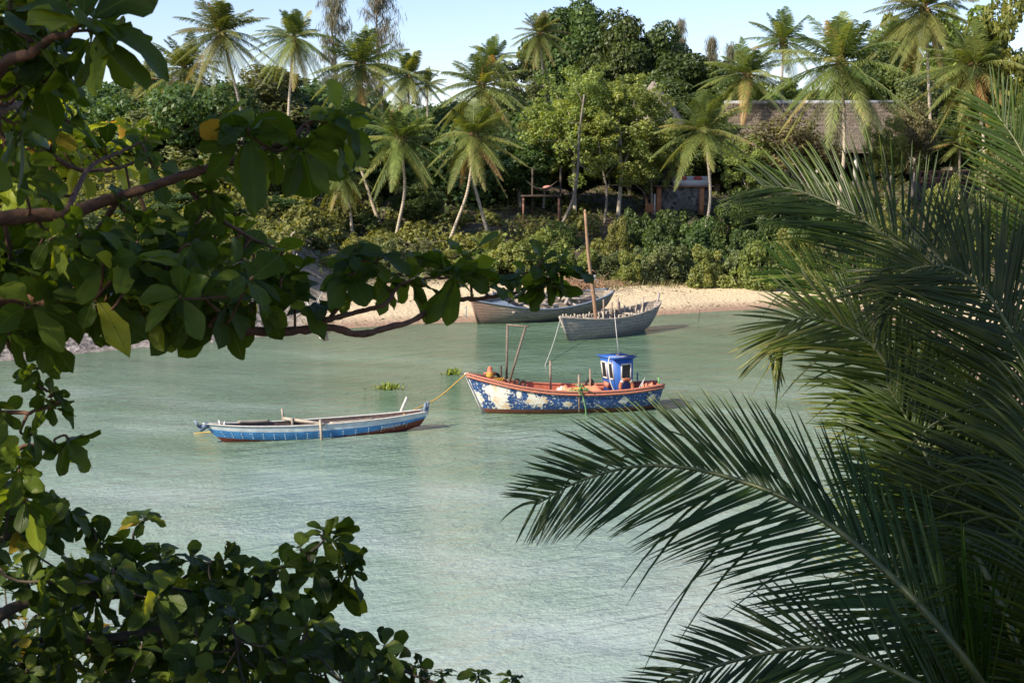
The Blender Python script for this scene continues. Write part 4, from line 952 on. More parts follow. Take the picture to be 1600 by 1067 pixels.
    m = MB(); m.beam(W_(-.56,-.2,.55), W_(-.56,.1,.6), .12, .2); m.build('notice_plate', M['rail'], cab)
    a = np.linspace(0, 6.283, 33); c = W_(.02,-w0/2-.14,.50); m = MB(); m.tube(c+np.stack([np.cos(a)*.30*X[0]+0*a, np.cos(a)*.30*X[1]-.06*np.sin(a)*-1, np.sin(a)*.30], 1), .075, 9, caps=False); lr = m.build('life_ring', simple('faded_orange', (.42,.14,.06), .7, .4, 9, .2), t, True)
    m = MB()
    for q in (.8, 2.35, 3.9, 5.5):
        aa = np.linspace(q-.12, q+.12, 4); m.tube(c+np.stack([np.cos(aa)*.30*X[0], np.cos(aa)*.30*X[1]+.06*np.sin(aa), np.sin(aa)*.30], 1), .08, 9)
    m.build('ring_band', M['paleropeM'], lr, True)
    return t, p0, ang
FB, fb0, fang = fishing_boat()

def canoe_paint():
    t = NT('canoe_paint'); u = t.attr('tone'); n = t.noise(4, 6, .65); n2 = t.noise(16, 5, .7)
    uu = t.math('ADD', u, t.math('MULTIPLY', t.math('SUBTRACT', n, .5), .02)); xyz = t.sep(t.coord())
    red = t.ramp(n2, [(.35, (.10,.02,.014)), (.6, (.22,.045,.03))]); blu = t.ramp(n, [(.35, (.04,.17,.40)), (.6, (.07,.27,.58))]); wh = t.ramp(n, [(.35, (.45,.51,.53)), (.6, (.64,.69,.70))])
    rz = t.math('ADD', xyz[2], t.math('MULTIPLY', t.math('SUBTRACT', n, .5), .03)); ax = t.math('ABSOLUTE', t.math('SUBTRACT', xyz[0], 3.7)); lim = t.math('ADD', -.02, t.math('MULTIPLY', t.math('POWER', t.math('DIVIDE', ax, 3.7), 2.0), .30))
    c = t.mix(t.rng(t.math('SUBTRACT', rz, lim), -.008, .008, 0, 1), red, blu); c = t.mix(t.rng(uu, .775, .785, 0, 1), c, wh)
    c = t.mix(t.rng(n2, .62, .70, 0, .6), c, (.12,.11,.10))
    t.l(c, t.b.inputs['Base Color']); t.b.inputs['Roughness'].default_value = .5; t.bump(n2, .3, .01); return t.m
M['canoe'] = canoe_paint()
M['canoewood'] = simple('canoe_inner_wood', (.15,.10,.09), .85, .5, 7, .4)
M['nail'] = simple('nail_white', (.50,.62,.66), .6)
def canoe():
    p0 = G(352, 691); p1 = G(660, 670); d = p1-p0; L = np.linalg.norm(d); ang = math.atan2(d[1], d[0]); st = p0-d/L*.78
    t = thing('dugout_boat', 'long low wooden boat painted blue with a white top strake and red bottom', 'boat', (st[0], st[1], 0.02), ang)
    Lt = L+.78+.15
    H = Hull([(0,.72),(.2,1.7),(.6,4.6),(1,Lt-.3)], [(0,0),(.2,1.45),(.6,4.5),(1,Lt)], [(0,.02),(.1,.24),(.25,.44),(.5,.60),(.75,.55),(.92,.38),(1,.26)], [(0,.0),(.12,-.10),(.5,-.30),(.85,-.20),(1,.10)], [(0,.70),(.2,.57),(.5,.50),(.8,.54),(1,.66)], .62)
    m = MB(); H.outer(m, 48, 28, True); m.build('hull', M['canoe'], t, True)
    m = MB(); H.inner(m, .05); m.build('inner_planking', M['canoewood'], t, True)
    m = MB(); H.rail(m, .10, .035, -.01, .02, tone=.9); m.build('gunwale', M['offwhite'], t)
    m = MB(); H.deck(m, .42, .80, .985, 8); H.deck(m, lambda q: .50, .02, .12, 8); m.build('end_deck', M['oldplank'], t)
    m = MB()
    for x, w in ((1.7,.2), (2.6,.16)): m.box([x, 0, .30], (w, .75, .04))
    m.build('thwart', M['oldplank'], t)
    m = MB(); H.rail(m, .05, .10, -.06, .05, 12, .18, .34, (1,)); m.build('wash_strake', M['oldplank'], t); m = MB(); H.rail(m, .05, .08, -.05, .045, 12, .60, .78, (-1,)); m.build('wash_strake', M['oldplank'], t)
    m = MB(); m.box([.02,0,.60], (.36,.20,.20), np.array(Matrix.Rotation(math.radians(-28),3,'Y'))); m.box([-.22,0,.74], (.10,.26,.22), np.array(Matrix.Rotation(math.radians(-28),3,'Y'))); m.build('bow_block', M['greyblue'], t)
    m = MB(); m.beam([.62,-.1,.55],[.56,-.12,.82],.06); m.beam([.74,.02,.55],[.80,.02,.74],.07); m.build('cleat', M['offwhite'], t)
    m = MB(); m.beam([3.0,.62,.62],[4.25,-.74,.56],.11,.10); m.beam([3.02,.58,.42],[2.98,.58,.98],.07); m.beam([3.3,.2,.32],[3.26,.2,.68],.09); m.beam([4.12,-.70,.72],[4.16,-.74,-.28],.075); m.build('cross_beam', M['oldplank'], t)
    m = MB(); m.tube([[Lt-.95,.42,.45],[Lt-.62,.44,1.16]], .05, 8); m.build('stick', M['offwhite'], t, True)
    m = MB(); m.beam([Lt-.10,-.06,.52],[Lt-.02,-.05,.98],.05,.12); m.beam([Lt+.06,.12,.52],[Lt+.12,.12,1.0],.05,.10); m.box([Lt+.03,.04,.70],(.08,.2,.22)); m.build('stern_post', M['greyblue'], t)
    m = MB()
    for k in range(17):
        tt = .06+k*.054; 
        for u in (.48, .58, .68):
            x = H.xk(tt)+(H.xs(tt)-H.xk(tt))*u**1.1; y = -H.b(tt)*math.sin(u*math.pi/2)**H.pw; z = H.k(tt)+(H.s(tt)-H.k(tt))*u**1.25
            m.ball([x, y-.004, z], .019, 6, 4)
    m.build('nail_heads', M['nail'], t, True)
    tc = bpy.data.curves.new('lettering', 'FONT'); tc.body = 'NASEAR A'; tc.size = .185; tc.extrude = .004; tc.align_x = 'CENTER'
    to = bpy.data.objects.new('tmp', tc); COL.objects.link(to); dg = bpy.context.evaluated_depsgraph_get(); me = bpy.data.meshes.new_from_object(to.evaluated_get(dg)); bpy.data.objects.remove(to)
    me.materials.clear(); me.materials.append(M['offwhite']); lo = bpy.data.objects.new('lettering', me); COL.objects.link(lo); lo.parent = t
    def hp(tt, u): return np.array([H.xk(tt)+(H.xs(tt)-H.xk(tt))*u**1.1, -H.b(tt)*math.sin(u*math.pi/2)**H.pw, H.k(tt)+(H.s(tt)-H.k(tt))*u**1.25])
    c = hp(.865, .60); ex = nrm(hp(.91,.60)-hp(.82,.60)); ey = nrm(hp(.865,.72)-hp(.865,.5)); ez = nrm(np.cross(ex, ey)); ey = np.cross(ez, ex)
    for v in me.vertices:      # bend the lettering onto the planking
        co = v.co.copy(); tt = .865+co.x/Lt; uu = .575+co.y/ .62*.72
        q = hp(tt, uu); v.co = Vector(q+ez*(.012+co.z))
    return t, st, ang, Lt
CN, cn0, cang, cLt = canoe()
def loc2w(base, ang, p): c, s = math.cos(ang), math.sin(ang); return np.array([base[0]+p[0]*c-p[1]*s, base[1]+p[0]*s+p[1]*c, (base[2] if len(base) > 2 else 0)+p[2]])
def rope(pts, r, mat, label, n=24, name='mooring_rope'):
    pts = [np.asarray(p, float) for p in pts]; b = pts[0]; m = MB(); m.tube(spline([p-b for p in pts], n), r, 6)
    o = m.build(name, M[mat], None, True, label=label, cat='rope'); o.location = tuple(b)
A = loc2w((fb0[0],fb0[1],0), fang, (.0,0,1.62)); Bp = loc2w((cn0[0],cn0[1],0), cang, (cLt-.8,.3,.55)); mid = (A+Bp)/2-[0,0,.22]
rope([A+nrm(A-Bp)*.02, mid, Bp], .022, 'yellowrope', 'yellow mooring rope running from the fishing boat bow to the long blue boat')
C0 = loc2w((cn0[0],cn0[1],0), cang, (-.02,0,.30)); rope([G(342,673,.10), G(325,675,.03), G(303,677,-.01)], .02, 'yellowrope', 'short yellow rope end floating off the long blue boat bow')

def dhow():
    p0 = G(890, 532); p1 = G(1018, 513); d = p1-p0; L = np.linalg.norm(d[:2]); ang = math.atan2(d[1], d[0]); st = p0-d/L*.85; Lt = L+.85+.75
    t = thing('sailing_dhow', 'grey weathered dhow hull with bare ribs and one leaning mast', 'boat', (st[0], st[1], 0), ang)
    H = Hull([(0,.85),(.3,2.8),(.7,5.6),(1,Lt-1.0)], [(0,0),(.3,2.6),(.7,6.0),(1,Lt)], [(0,.03),(.12,.55),(.3,1.05),(.55,1.25),(.8,1.05),(.93,.65),(1,.15)], [(0,-.1),(.3,-.4),(.8,-.35),(1,.15)], [(0,1.38),(.3,1.12),(.6,1.12),(.85,1.32),(1,1.62)], .75)
    m = MB(); H.outer(m); m.build('hull', M['dhow'], t, True)
    m = MB(); H.inner(m, .08); m.build('inner_planking', M['wreck'], t, True)
    m = MB(); H.rail(m, .09, .10, -.02, .0); m.build('gunwale', M['oldplank'], t)
    rg = np.random.default_rng(8)
    m = MB()
    for k in range(24):
        tt = .05+k*.038
        for sg in (-1, 1):
            pts = []; top = rg.uniform(.02, .22) if rg.random() < .8 else .45
            for u in (.35,.55,.75,.9,1.0): B = max(H.b(tt)-.13, .02); pts.append([H.xk(tt)+(H.xs(tt)-H.xk(tt))*u, sg*B*math.sin(u*math.pi/2)**.75, H.k(tt)+(H.s(tt)-H.k(tt))*u**1.25])
            pts.append(np.array(pts[-1])+[rg.normal()*.05, sg*.01, top]); m.tube(pts, .052, 5)
    m.build('ribs', M['oldplank'], t)
    m = MB(); x, y = 3.55, .1; m.tube(spline([[x,y,-.1],[x-.35,y,2.0],[x-.78,y+.1,4.6],[x-1.12,y+.1,7.15]], 12), np.linspace(.13,.075,12), 10); m.ball([x-1.13,y+.1,7.2], .085, 8, 6, sc=(1,1,1.5)); m.build('mast', M['mast'], t, True)
    m = MB(); m.box([x,0,.95], (.35,2.1,.12)); m.box([1.5,0,.95],(.18,1.2,.1)); m.box([Lt*.74,0,1.0],(.2,1.7,.1)); m.build('cross_beam', M['oldplank'], t)
    m = MB(); m.beam([Lt-.22,0,1.3],[Lt-.02,0,2.1],.12,.10); m.beam([-.02,0,1.45],[.9,0,-.1],.12,.14); m.build('stem_post', M['dhow'], t)
    for x2, h in ((5.2,1.95),(6.6,1.95),(4.4,1.65),(6.0,1.7)): m = MB(); m.beam([x2,.95,.8],[x2-.04,.95,h],.07); m.build('rib_post', M['pole'], t)
    m = MB()
    for k in range(26): a = np.array([rg.uniform(.9, Lt-1.2), rg.uniform(-.7,.7), rg.uniform(.75, 1.05)]); dd = np.array([rg.normal()*.5, rg.normal()*.3, rg.uniform(-.05,.25)]); m.beam(a-dd*.6, a+dd*.6, .06, .04)
    m.build('loose_planks', M['oldplank'], t)
    r0 = loc2w((st[0],st[1],0), ang, (0,-.05,1.35)); rope([r0, (r0+G(852,572))/2-[0,0,.12], G(851,573,-.03)], .022, 'paleropeM', 'pale rope slanting from the grey dhow bow into the water')
    return t
dhow()
def wreck():
    p0 = G(748, 506); p1 = G(945, 487, .25); d = p1-p0; L = np.linalg.norm(d[:2]); ang = math.atan2(d[1], d[0]); st = p0-d/L*.6; Lt = L+.6+.4
    t = thing('wrecked_boat', 'broken brown wooden hull lying open on the beach behind the grey dhow', 'boat', (st[0], st[1], .05), ang); t.rotation_euler = (math.radians(9), math.radians(-1.5), ang)
    H = Hull([(0,.6),(.3,2.8),(.7,6.2),(1,Lt-.5)], [(0,0),(.3,2.6),(.7,6.2),(1,Lt)], [(0,.04),(.12,.6),(.3,1.25),(.55,1.5),(.8,1.3),(.93,.9),(1,.35)], [(0,-.1),(.3,-.35),(.8,-.3),(1,.2)], [(0,1.50),(.2,1.25),(.5,.92),(.75,.90),(1,1.35)], .7)
    m = MB(); H.outer(m); m.build('hull', M['wreck'], t, True)
    m = MB(); H.inner(m, .08); m.build('inner_planking', M['wreck'], t, True)
    m = MB(); H.rail(m, .12, .06, .0, .03); m.build('gunwale', M['greyblue'], t)
    rg = np.random.default_rng(18); m = MB()
    for k in range(34):
        tt = .16+k*.021; h = rg.uniform(.35, .62); m.box([H.xs(tt), H.b(tt)-.06, H.s(tt)+h/2-.1], (.15, .05, h))
    m.build('upright_planks', M['dhow'], t)
    m = MB(); H.deck(m, lambda q: 1.12-.4*q, .03, .34, 10, .08); m.build('fore_deck', M['greyblue'], t)
    m = MB(); m.beam([3.2,.5,1.25],[5.6,-1.3,.98],.22,.10); m.beam([6.2,-1.1,1.05],[8.2,1.2,1.25],.16,.08); m.beam([6.6,1.1,1.35],[8.8,.6,1.3],.26,.06); m.beam([6.4,.1,1.1],[8.6,-.9,1.15],.12,.08)
    for k in range(9): a = np.array([rg.uniform(4.2, Lt-1), rg.uniform(-.8,.8), rg.uniform(.7, 1.15)]); dd = np.array([rg.normal()*.8, rg.normal()*.6, rg.uniform(-.1,.2)]); m.beam(a-dd*.6, a+dd*.6, .12, .05)
    m.build('loose_planks', M['oldplank'], t)
    for x in (2.4, 4.0, 5.6, 7.2): m = MB(); m.box([x, 0, .82], (.2, 2.5, .1)); m.build('cross_beam', M['oldplank'], t)
    m = MB(); m.beam([-.02,0,1.6],[.62,0,-.1],.12,.16); m.build('stem_post', M['wreck'], t)
wreck()
def brushwood():
    rg = np.random.default_rng(9); c = hit(893, 452); m = MB()
    for k in range(170):
        a = np.array([rg.normal()*1.7, rg.normal()*.7, abs(rg.normal())*.35+.05]); d = np.array([rg.normal(), rg.normal()*.6, rg.uniform(-.35,.5)]); d = d/np.linalg.norm(d)*rg.uniform(.4, 1.1)
        m.tube(spline([a-d, a+rg.normal(size=3)*.12, a+d], 5), rg.uniform(.012, .03), 4, rg.uniform())
    o = m.build('brushwood_pile', M['mast'], None, label='pile of reddish dry branches at the back of the beach behind the hulls', cat='branches'); o.location = tuple(c)
    c = hit(920, 446); m = MB(); m.box([0,0,.35],(1.5,.5,.06)); m.box([-.6,0,.15],(.08,.4,.36)); m.box([.6,0,.15],(.08,.4,.36)); m.box([.25,.1,.55],(.5,.3,.34)); o = m.build('bench', M['plaster'], None, label='small pale bench with a bundle above the brushwood pile', cat='bench'); o.location = tuple(c)
brushwood()
c = hit(537, 452); m = MB(); m.tube([[0,0,-.2],[.05,0,1.0]], .09, 8); o = m.build('blue_post', simple('blue_paint', (.08,.14,.38), .7), None, True, label='short blue and white post under the dark bush', cat='post'); o.location = tuple(c)
c = hit(585, 494); m = MB(); m.tube([[0,0,-.2],[.03,0,.9]], .035, 6); o = m.build('mooring_stake', M['greyblue'], None, True, label='thin grey stake at the water edge left of the wreck', cat='stake'); o.location = (G(728,500)[0], G(728,500)[1], 0)
c = G(1092, 478, 1.0); m = MB(); m.tube(spline([[.05,0,1.5],[.0,0,.7],[-.12,-.2,.05],[-.3,-1.5,-.35]], 10), .018, 5); o = m.build('beach_pole', M['darkwood'], None, True, label='thin bent dark pole planted in the right beach sand', cat='pole'); o.location = (c[0], c[1], hz(c[0], c[1])-.05)
def weed(px, py, w, h, seed, label):
    rg = np.random.default_rng(seed); c = G(px, py); m = MB()
    for k in range(70):
        b = np.array([rg.normal()*w*.45, rg.normal()*w*.25, -.03]); L = h*rg.uniform(.4, 1.1); d = nrm([rg.normal()*.5, rg.normal()*.5, 1]); s = nrm(np.cross(d, rg.normal(size=3)))*rg.uniform(.03,.06)
        mid = b+d*L*.55; tip = b+d*L+[0,0,-.03]; m.add([b-s*.3, mid-s, tip, mid+s], [[0,1,2,3]], rg.uniform(.3, .95))
    for k in range(30):
        b = np.array([rg.normal()*w*.5, rg.normal()*w*.3, .015]); s = rg.uniform(.04,.09); m.add([b+[-s,0,0], b+[0,-s,0], b+[s,0,.01], b+[0,s,0]], [[0,1,2,3]], .1)
    o = m.build('floating_weed', M['bright'], None, label=label, cat='water plant'); o.location = (c[0], c[1], 0)
weed(607, 608, .75, .42, 1, 'yellow-green clump of floating weed nearer the long blue boat'); weed(706, 585, .45, .42, 2, 'dark-tailed clump of floating weed left of the fishing boat bow'); 

# ------------------------------------------------------------------ near coconut palm
def near_palm():
    b = np.array([3.35, 7.4, hz(3.35, 7.4)]); crown = P(1650, 1290, 7.4)
    t = thing('coconut_palm', 'dark coconut palm with long fronds arching in from the right foreground', 'palm tree', b)
    m = MB(); top = crown-b-[0,0,.1]; m.tube(spline([[0,0,-.4], top*.5+[.08,0,0], top], 12), np.linspace(.24, .17, 12), 12); m.build('trunk', M['palmbark'], t, True)
    rg = np.random.default_rng(55)
    def frond(pts, nv, LL, n=74, s0=.16, yellow=.0, sag=.30, fl=1.0, a0=66, a1=24, up=(50,30), us0=None):
        n = int(n*1.65)
        fr = MB(); rm = MB(); pts = spline([np.asarray(p)-b for p in pts], 60)
        seg = np.r_[0, np.cumsum(np.linalg.norm(np.diff(pts, axis=0), axis=1))]; s = seg/seg[-1]
        rm.tube(pts, np.interp(s, [0,.15,.6,1], [.055,.032,.016,.005]), 8)
        ro = rm.build('frond', M['nearrachis'], t, True)
        ss = np.linspace(s0, .995, n); base = np.stack([np.interp(ss, s, pts[:, i]) for i in range(3)], 1)
        T = np.stack([np.gradient(base[:, i]) for i in range(3)], 1); T /= np.linalg.norm(T, axis=1)[:, None]
        nv = nrm(nv); N = nv[None]-T*(T @ nv)[:, None]; N /= np.linalg.norm(N, axis=1)[:, None]
        prof = np.interp((ss-s0)/(1-s0), [0,.12,.35,.6,.85,1], [.55,.9,1.0,.92,.62,.32])
        us = np.array([0,.06,.22,.42,.62,.8,.93,1.0]); wd = np.array([.30,.75,1.0,.95,.8,.55,.28,.04])
        for sg in (-1, 1):
            S = np.cross(N, T)*sg
            for i in range(n):
                if rg.random() < .02 or (sg < 0 and us0 and ss[i] < us0): continue
                b0, b1 = (a0, a1) if sg > 0 else up
                a = math.radians(b0+(b1-b0)*((ss[i]-s0)/(1-s0))**.9+rg.normal(0, 2.5)); L = LL*prof[i]*rg.uniform(.93, 1.07)
                d = S[i]*math.sin(a)+T[i]*math.cos(a)+N[i]*(.16*fl+rg.normal(0, .05)); d = nrm(d); sg_ = sag*rg.uniform(.6, 1.5)
                if rg.random() < .08: sg_ += rg.uniform(.2, .9)
                c = base[i]+rg.normal(0, .006, 3)+d[None]*(us*L)[:, None]-np.array([0,0,1])*(us**2*L*sg_)[:, None]
                tt = np.gradient(c, axis=0); tt /= np.linalg.norm(tt, axis=1)[:, None]
                tw = rg.normal(0, .25); wn = N[i]*math.cos(tw)+np.cross(d, N[i])*math.sin(tw); wv = np.cross(tt, wn); wv /= np.linalg.norm(wv, axis=1)[:, None]
                w = .0098*rg.uniform(.85, 1.15)*wd*(.75+.25*prof[i]); fold = np.cross(wv, tt)*(w*.55)[:, None]*-1
                V = np.stack([c+wv*w[:, None]+fold, c, c-wv*w[:, None]+fold], 1)
                tn = np.clip(.42+rg.normal(0, .14)+yellow, 0, .9); tones = np.repeat(np.clip(tn+np.array([0,0,0,0,.02,.08,.18])*(1 if rg.random() < .7 else 2.6), 0, 1), 2)
                fr.grid(V, tones)
        fr.build('leaflets', M['nearpalm'], ro)
    C = crown
    def Q(*l): return [P(*q) for q in l]
    frond([C]+Q((1530,1062,6.7),(1385,893,7.0),(1250,790,7.3),(1110,738,7.6),(1000,728,7.8),(905,752,8),(838,788,8.1)), (-.15,-.80,.55), .82, 100, .14, -.06, sag=.06, a0=70, a1=42, up=(20,36), us0=.30)
    frond([C]+Q((1500,1120,6.3),(1390,1045,6.3),(1285,1012,6.4),(1190,1022,6.5),(1100,1048,6.6),(1000,1100,6.6)), (.0,-.6,.8), .62, 80, .14, -.10, .10, up=(34,36), a1=40)
    frond([C]+Q((1640,900,7.4),(1618,700,7.6),(1598,560,7.7),(1570,500,7.8),(1538,455,7.9),(1495,422,8),(1455,416,8.1),(1418,424,8.15),(1385,450,8.2)), (-.35,-.85,.40), 1.0, 130, .10, -.02, .10, a0=72, a1=36, up=(52,34))
    frond([C]+Q((1590,800,8.6),(1520,600,8.9),(1430,423,9.3),(1350,345,9.5),(1253,300,9.8),(1190,290,10)), (-.2,-.80,.55), 1.10, 104, .16, -.04, .12)
    frond([C]+Q((1545,900,7.9),(1460,700,8.1),(1381,563,8.3),(1340,522,8.4),(1290,500,8.5),(1245,499,8.6),(1214,524,8.6),(1200,556,8.6)), (-.3,-.75,.55), .74, 110, .14, .20, .10, up=(42,30), a0=72, a1=40)
    frond([C]+Q((1700,700,9),(1660,400,9.3),(1600,245,9.6),(1548,165,9.8)), (-.5,-.75,.4), 1.05, 90, .14, .0, .10)
    frond([C]+Q((1585,1000,7.2),(1500,820,7.6),(1420,660,8),(1385,600,8.2)), (-.2,-.85,.4), .95, 70, .14, .05, .25)
    frond([C]+Q((1500,760,8.7),(1420,600,9),(1352,503,9.2),(1285,447,9.4),(1225,420,9.5)), (-.2,-.85,.35), .85, 90, .14, .10, .06, up=(44,28))
    frond([C]+Q((1640,1000,6.7),(1625,820,6.7),(1612,650,6.9),(1640,500,7.1)), (-.6,-.75,.2), .80, 66, .10, .05, .40)
    frond([C]+Q((1560,1120,7.9),(1440,960,8.5),(1390,800,9.2),(1400,700,9.8)), (-.3,-.85,.3), .8, 60, .16, .1, .15)
    for az, el, L in ((10, 55, 4.2), (-40, 25, 4.4), (60, 30, 4.3), (-80, 35, 4.0), (35, 5, 4.0), (100, 60, 4.2)):
        a = math.radians(az); e = math.radians(el); d = np.array([math.cos(a)*math.cos(e), math.sin(a)*math.cos(e), math.sin(e)]); s = np.linspace(0, 1, 6)[1:]
        pts = [C]+[C+d*L*q-np.array([0,0,1])*L*.42*q**2.2 for q in s]; frond(pts, (0,0,1), .9, 56)
    m = MB()
    for k in range(12):
        a = rg.uniform(0, 6.28); p0 = crown-b+np.array([math.cos(a)*.16, math.sin(a)*.16, -.25]); m.beam(p0, p0+[math.cos(a)*.12, math.sin(a)*.12, .55], .16, .05)
    m.build('fibre_sheath', M['fibre'], t)
near_palm()

# ------------------------------------------------------------------ near almond trees
def inside(px, py, poly):
    c = False; n = len(poly)
    for i in range(n):
        (x0, y0), (x1, y1) = poly[i], poly[(i+1) % n]
        if (y0 > py) != (y1 > py) and px < (x1-x0)*(py-y0)/(y1-y0)+x0: c = not c
    return c
def topx(p):
    v = np.asarray(p)-[0,0,CAM_Z]; z = v[1]*CP-v[2]*SP
    return (800+F_PX*v[0]/z, 533.5-F_PX*(v[1]*SP+v[2]*CP)/z, z)
LU = np.array([0,.10,.16,.28,.42,.56,.70,.82,.92,1.0]); LW = np.array([.03,.03,.20,.46,.72,.92,1.0,.90,.58,.06])
def one_leaf(mb, base, d, up, L, Wd, rg, tone):
    d = nrm(d); sdv = np.cross(d, up); sdv = nrm(sdv) if np.linalg.norm(sdv) > 1e-3 else nrm(np.cross(d, [1,.3,0])); n = np.cross(sdv, d)
    droop = rg.uniform(.05, .45); curl = rg.uniform(-.25, .35); tw = rg.normal(0, .25); fold = rg.uniform(.05, .32); wav = rg.uniform(.0, .085); ph = rg.uniform(0, 6)
    c = base+d*(LU*L)[:, None]-n*(LU**2*L*curl)[:, None]-np.array([0,0,1])*(LU**1.8*L*droop)[:, None]
    V = np.zeros((10, 5, 3)); uv = np.zeros((10, 5, 3))
    for i, u in enumerate(LU):
        a = tw*u; s_ = sdv*math.cos(a)+n*math.sin(a); n_ = n*math.cos(a)-sdv*math.sin(a); w = LW[i]*Wd/2*(1+.10*math.sin(ph+u*13))
        for j, q in enumerate((-1, -.5, 0, .5, 1)):
            V[i, j] = c[i]+s_*w*q*(1-.25*fold*abs(q))+n_*(w*abs(q)**1.3*fold*1.1+wav*L*math.sin(ph+u*14+q*2)*abs(q)); uv[i, j] = (q*LW[i], u, 0)
    i = np.arange(9)[:, None]*5; j = np.arange(4)[None]; Qd = np.stack([i+j, i+j+1, i+j+6, i+j+5], -1).reshape(-1, 4)
    mb.add(V.reshape(-1, 3), Qd, tone, uv.reshape(-1, 3))
def rosette(mb, c, ax, L, rg, nl=None, yel=.05, o=np.zeros(3)):
    nl = nl or rg.integers(5, 10); ax = nrm(ax); x = nrm(np.cross(ax, [.3,.9,.1])); y = np.cross(ax, x); ph = rg.uniform(0, 6.28)
    for k in range(nl):
        a = ph+k*2.4+rg.normal(0, .2); th = math.radians(rg.uniform(38, 104)); d = ax*math.cos(th)+(x*math.cos(a)+y*math.sin(a))*math.sin(th)
        Lk = L*rg.uniform(.55, 1.1); r = rg.random(); tone = np.clip(rg.normal(.45, .16), .05, .8) if r > yel*2 else (rg.uniform(.82, .92) if r > yel*.22 else rg.uniform(.93, 1))
        one_leaf(mb, c-o+ax*rg.uniform(-.03, .02), d, ax, Lk, Lk*rg.uniform(.42, .66), rg, tone)
def almond(name, label, base, trunk, branches, keys, polys, mat, bark, shade, seed, L0):
    rg = np.random.default_rng(seed); o = np.asarray(base, float); t = thing(name, label, 'tree', o); lf = MB(); br = MB(); samples = []; twigs = MB()
    tk = MB(); pts = spline([np.asarray(p)-o for p in trunk[0]], 16); tk.tube(pts, np.linspace(trunk[1], trunk[2], 16), 12); tk.build('trunk', M[bark], t, True); samples += [(p+o, .05) for p in pts[6:]]
    for pl, r0, r1 in branches:
        w = [np.asarray(q) if isinstance(q, np.ndarray) else P(*q) for q in pl]; sp = spline(w, 8*len(w)); sp += np.cumsum(rg.normal(0, .004, sp.shape), 0)*np.linspace(0,1,len(sp))[:, None]
        br.tube(sp-o, np.linspace(r0, r1, len(sp))*(1+.08*rg.normal(size=len(sp))), 9); samples += [(p, r) for p, r in zip(sp, np.linspace(r0, r1, len(sp)))]
    SP_ = np.array([s[0] for s in samples]); SR = np.array([s[1] for s in samples])
    ros = []
    for k in keys:
        px, py, Y, sc = k[:4]; ax = k[4] if len(k) > 4 else None; ros.append((P(px, py, Y), sc, ax, .03, 9))
    for poly, n, y0, y1, sc, yel in polys:
        xs_ = [p[0] for p in poly]; ys_ = [p[1] for p in poly]; c = 0
        while c < n:
            px, py = rg.uniform(min(xs_), max(xs_)), rg.uniform(min(ys_), max(ys_))
            if inside(px, py, poly): ros.append((P(px, py, rg.uniform(y0, y1)), sc*rg.uniform(.8, 1.1), None, yel, None)); c += 1
    for cen, rad, n in shade:
        c = 0
        while c < n:
            d = nrm(rg.normal(size=3)); p = np.asarray(cen)+d*np.asarray(rad)*rg.uniform(.2, 1)**.4
            if np.linalg.norm(p-[0,0,CAM_Z]) < 1.6 or p[2] < hz(p[0], p[1])+.3: continue
            q = topx(p)
            if q[2] > .2 and -190-900/q[2] < q[0] < 1790+900/q[2] and -170-700/q[2] < q[1] < 1240+700/q[2]: continue
            ros.append((p, 1.0, None, .04, None)); c += 1
    order = sorted(range(len(ros)), key=lambda i: np.min(np.linalg.norm(SP_-ros[i][0], axis=1)))
    for i in order:
        c, sc, ax, yel, nl = ros[i]; dd = np.linalg.norm(SP_-c, axis=1)+.15*np.maximum(0, SP_[:, 0]-c[0]); j = int(np.argmin(dd)); s = SP_[j]; ln = np.linalg.norm(c-s)
        a = np.asarray(ax, float) if ax is not None else nrm(nrm(c-s)*.6+np.array([.25,-.15,.55])+rg.normal(0, .25, 3))
        if ln > .02:
            mid = (s+c)/2-a*ln*.15-[0,0,ln*.10]+rg.normal(0, .02, 3); w = spline([s, mid, c-a*.02, c+a*.015], 9); r = min(SR[j]*.8, .006+.008*ln)
            twigs.tube(w-o, np.linspace(max(r, .006), .0045, 9), 6)
            if ln > .25:
                SP_ = np.concatenate([SP_, w[2:7]]); SR = np.concatenate([SR, np.full(5, .007)])
        rosette(lf, c, a, L0*sc, rg, nl, yel, o)
    br.build('branches', M[bark], t, True); twigs.build('twigs', M['redbark' if bark == 'redbark' else 'darkbark'], t, True); lf.build('foliage', M[mat], t, True)
tb = np.array([-4.3, 4.2, hz(-4.3, 4.2)]); fk = np.array([-3.9, 4.4, 10.0])
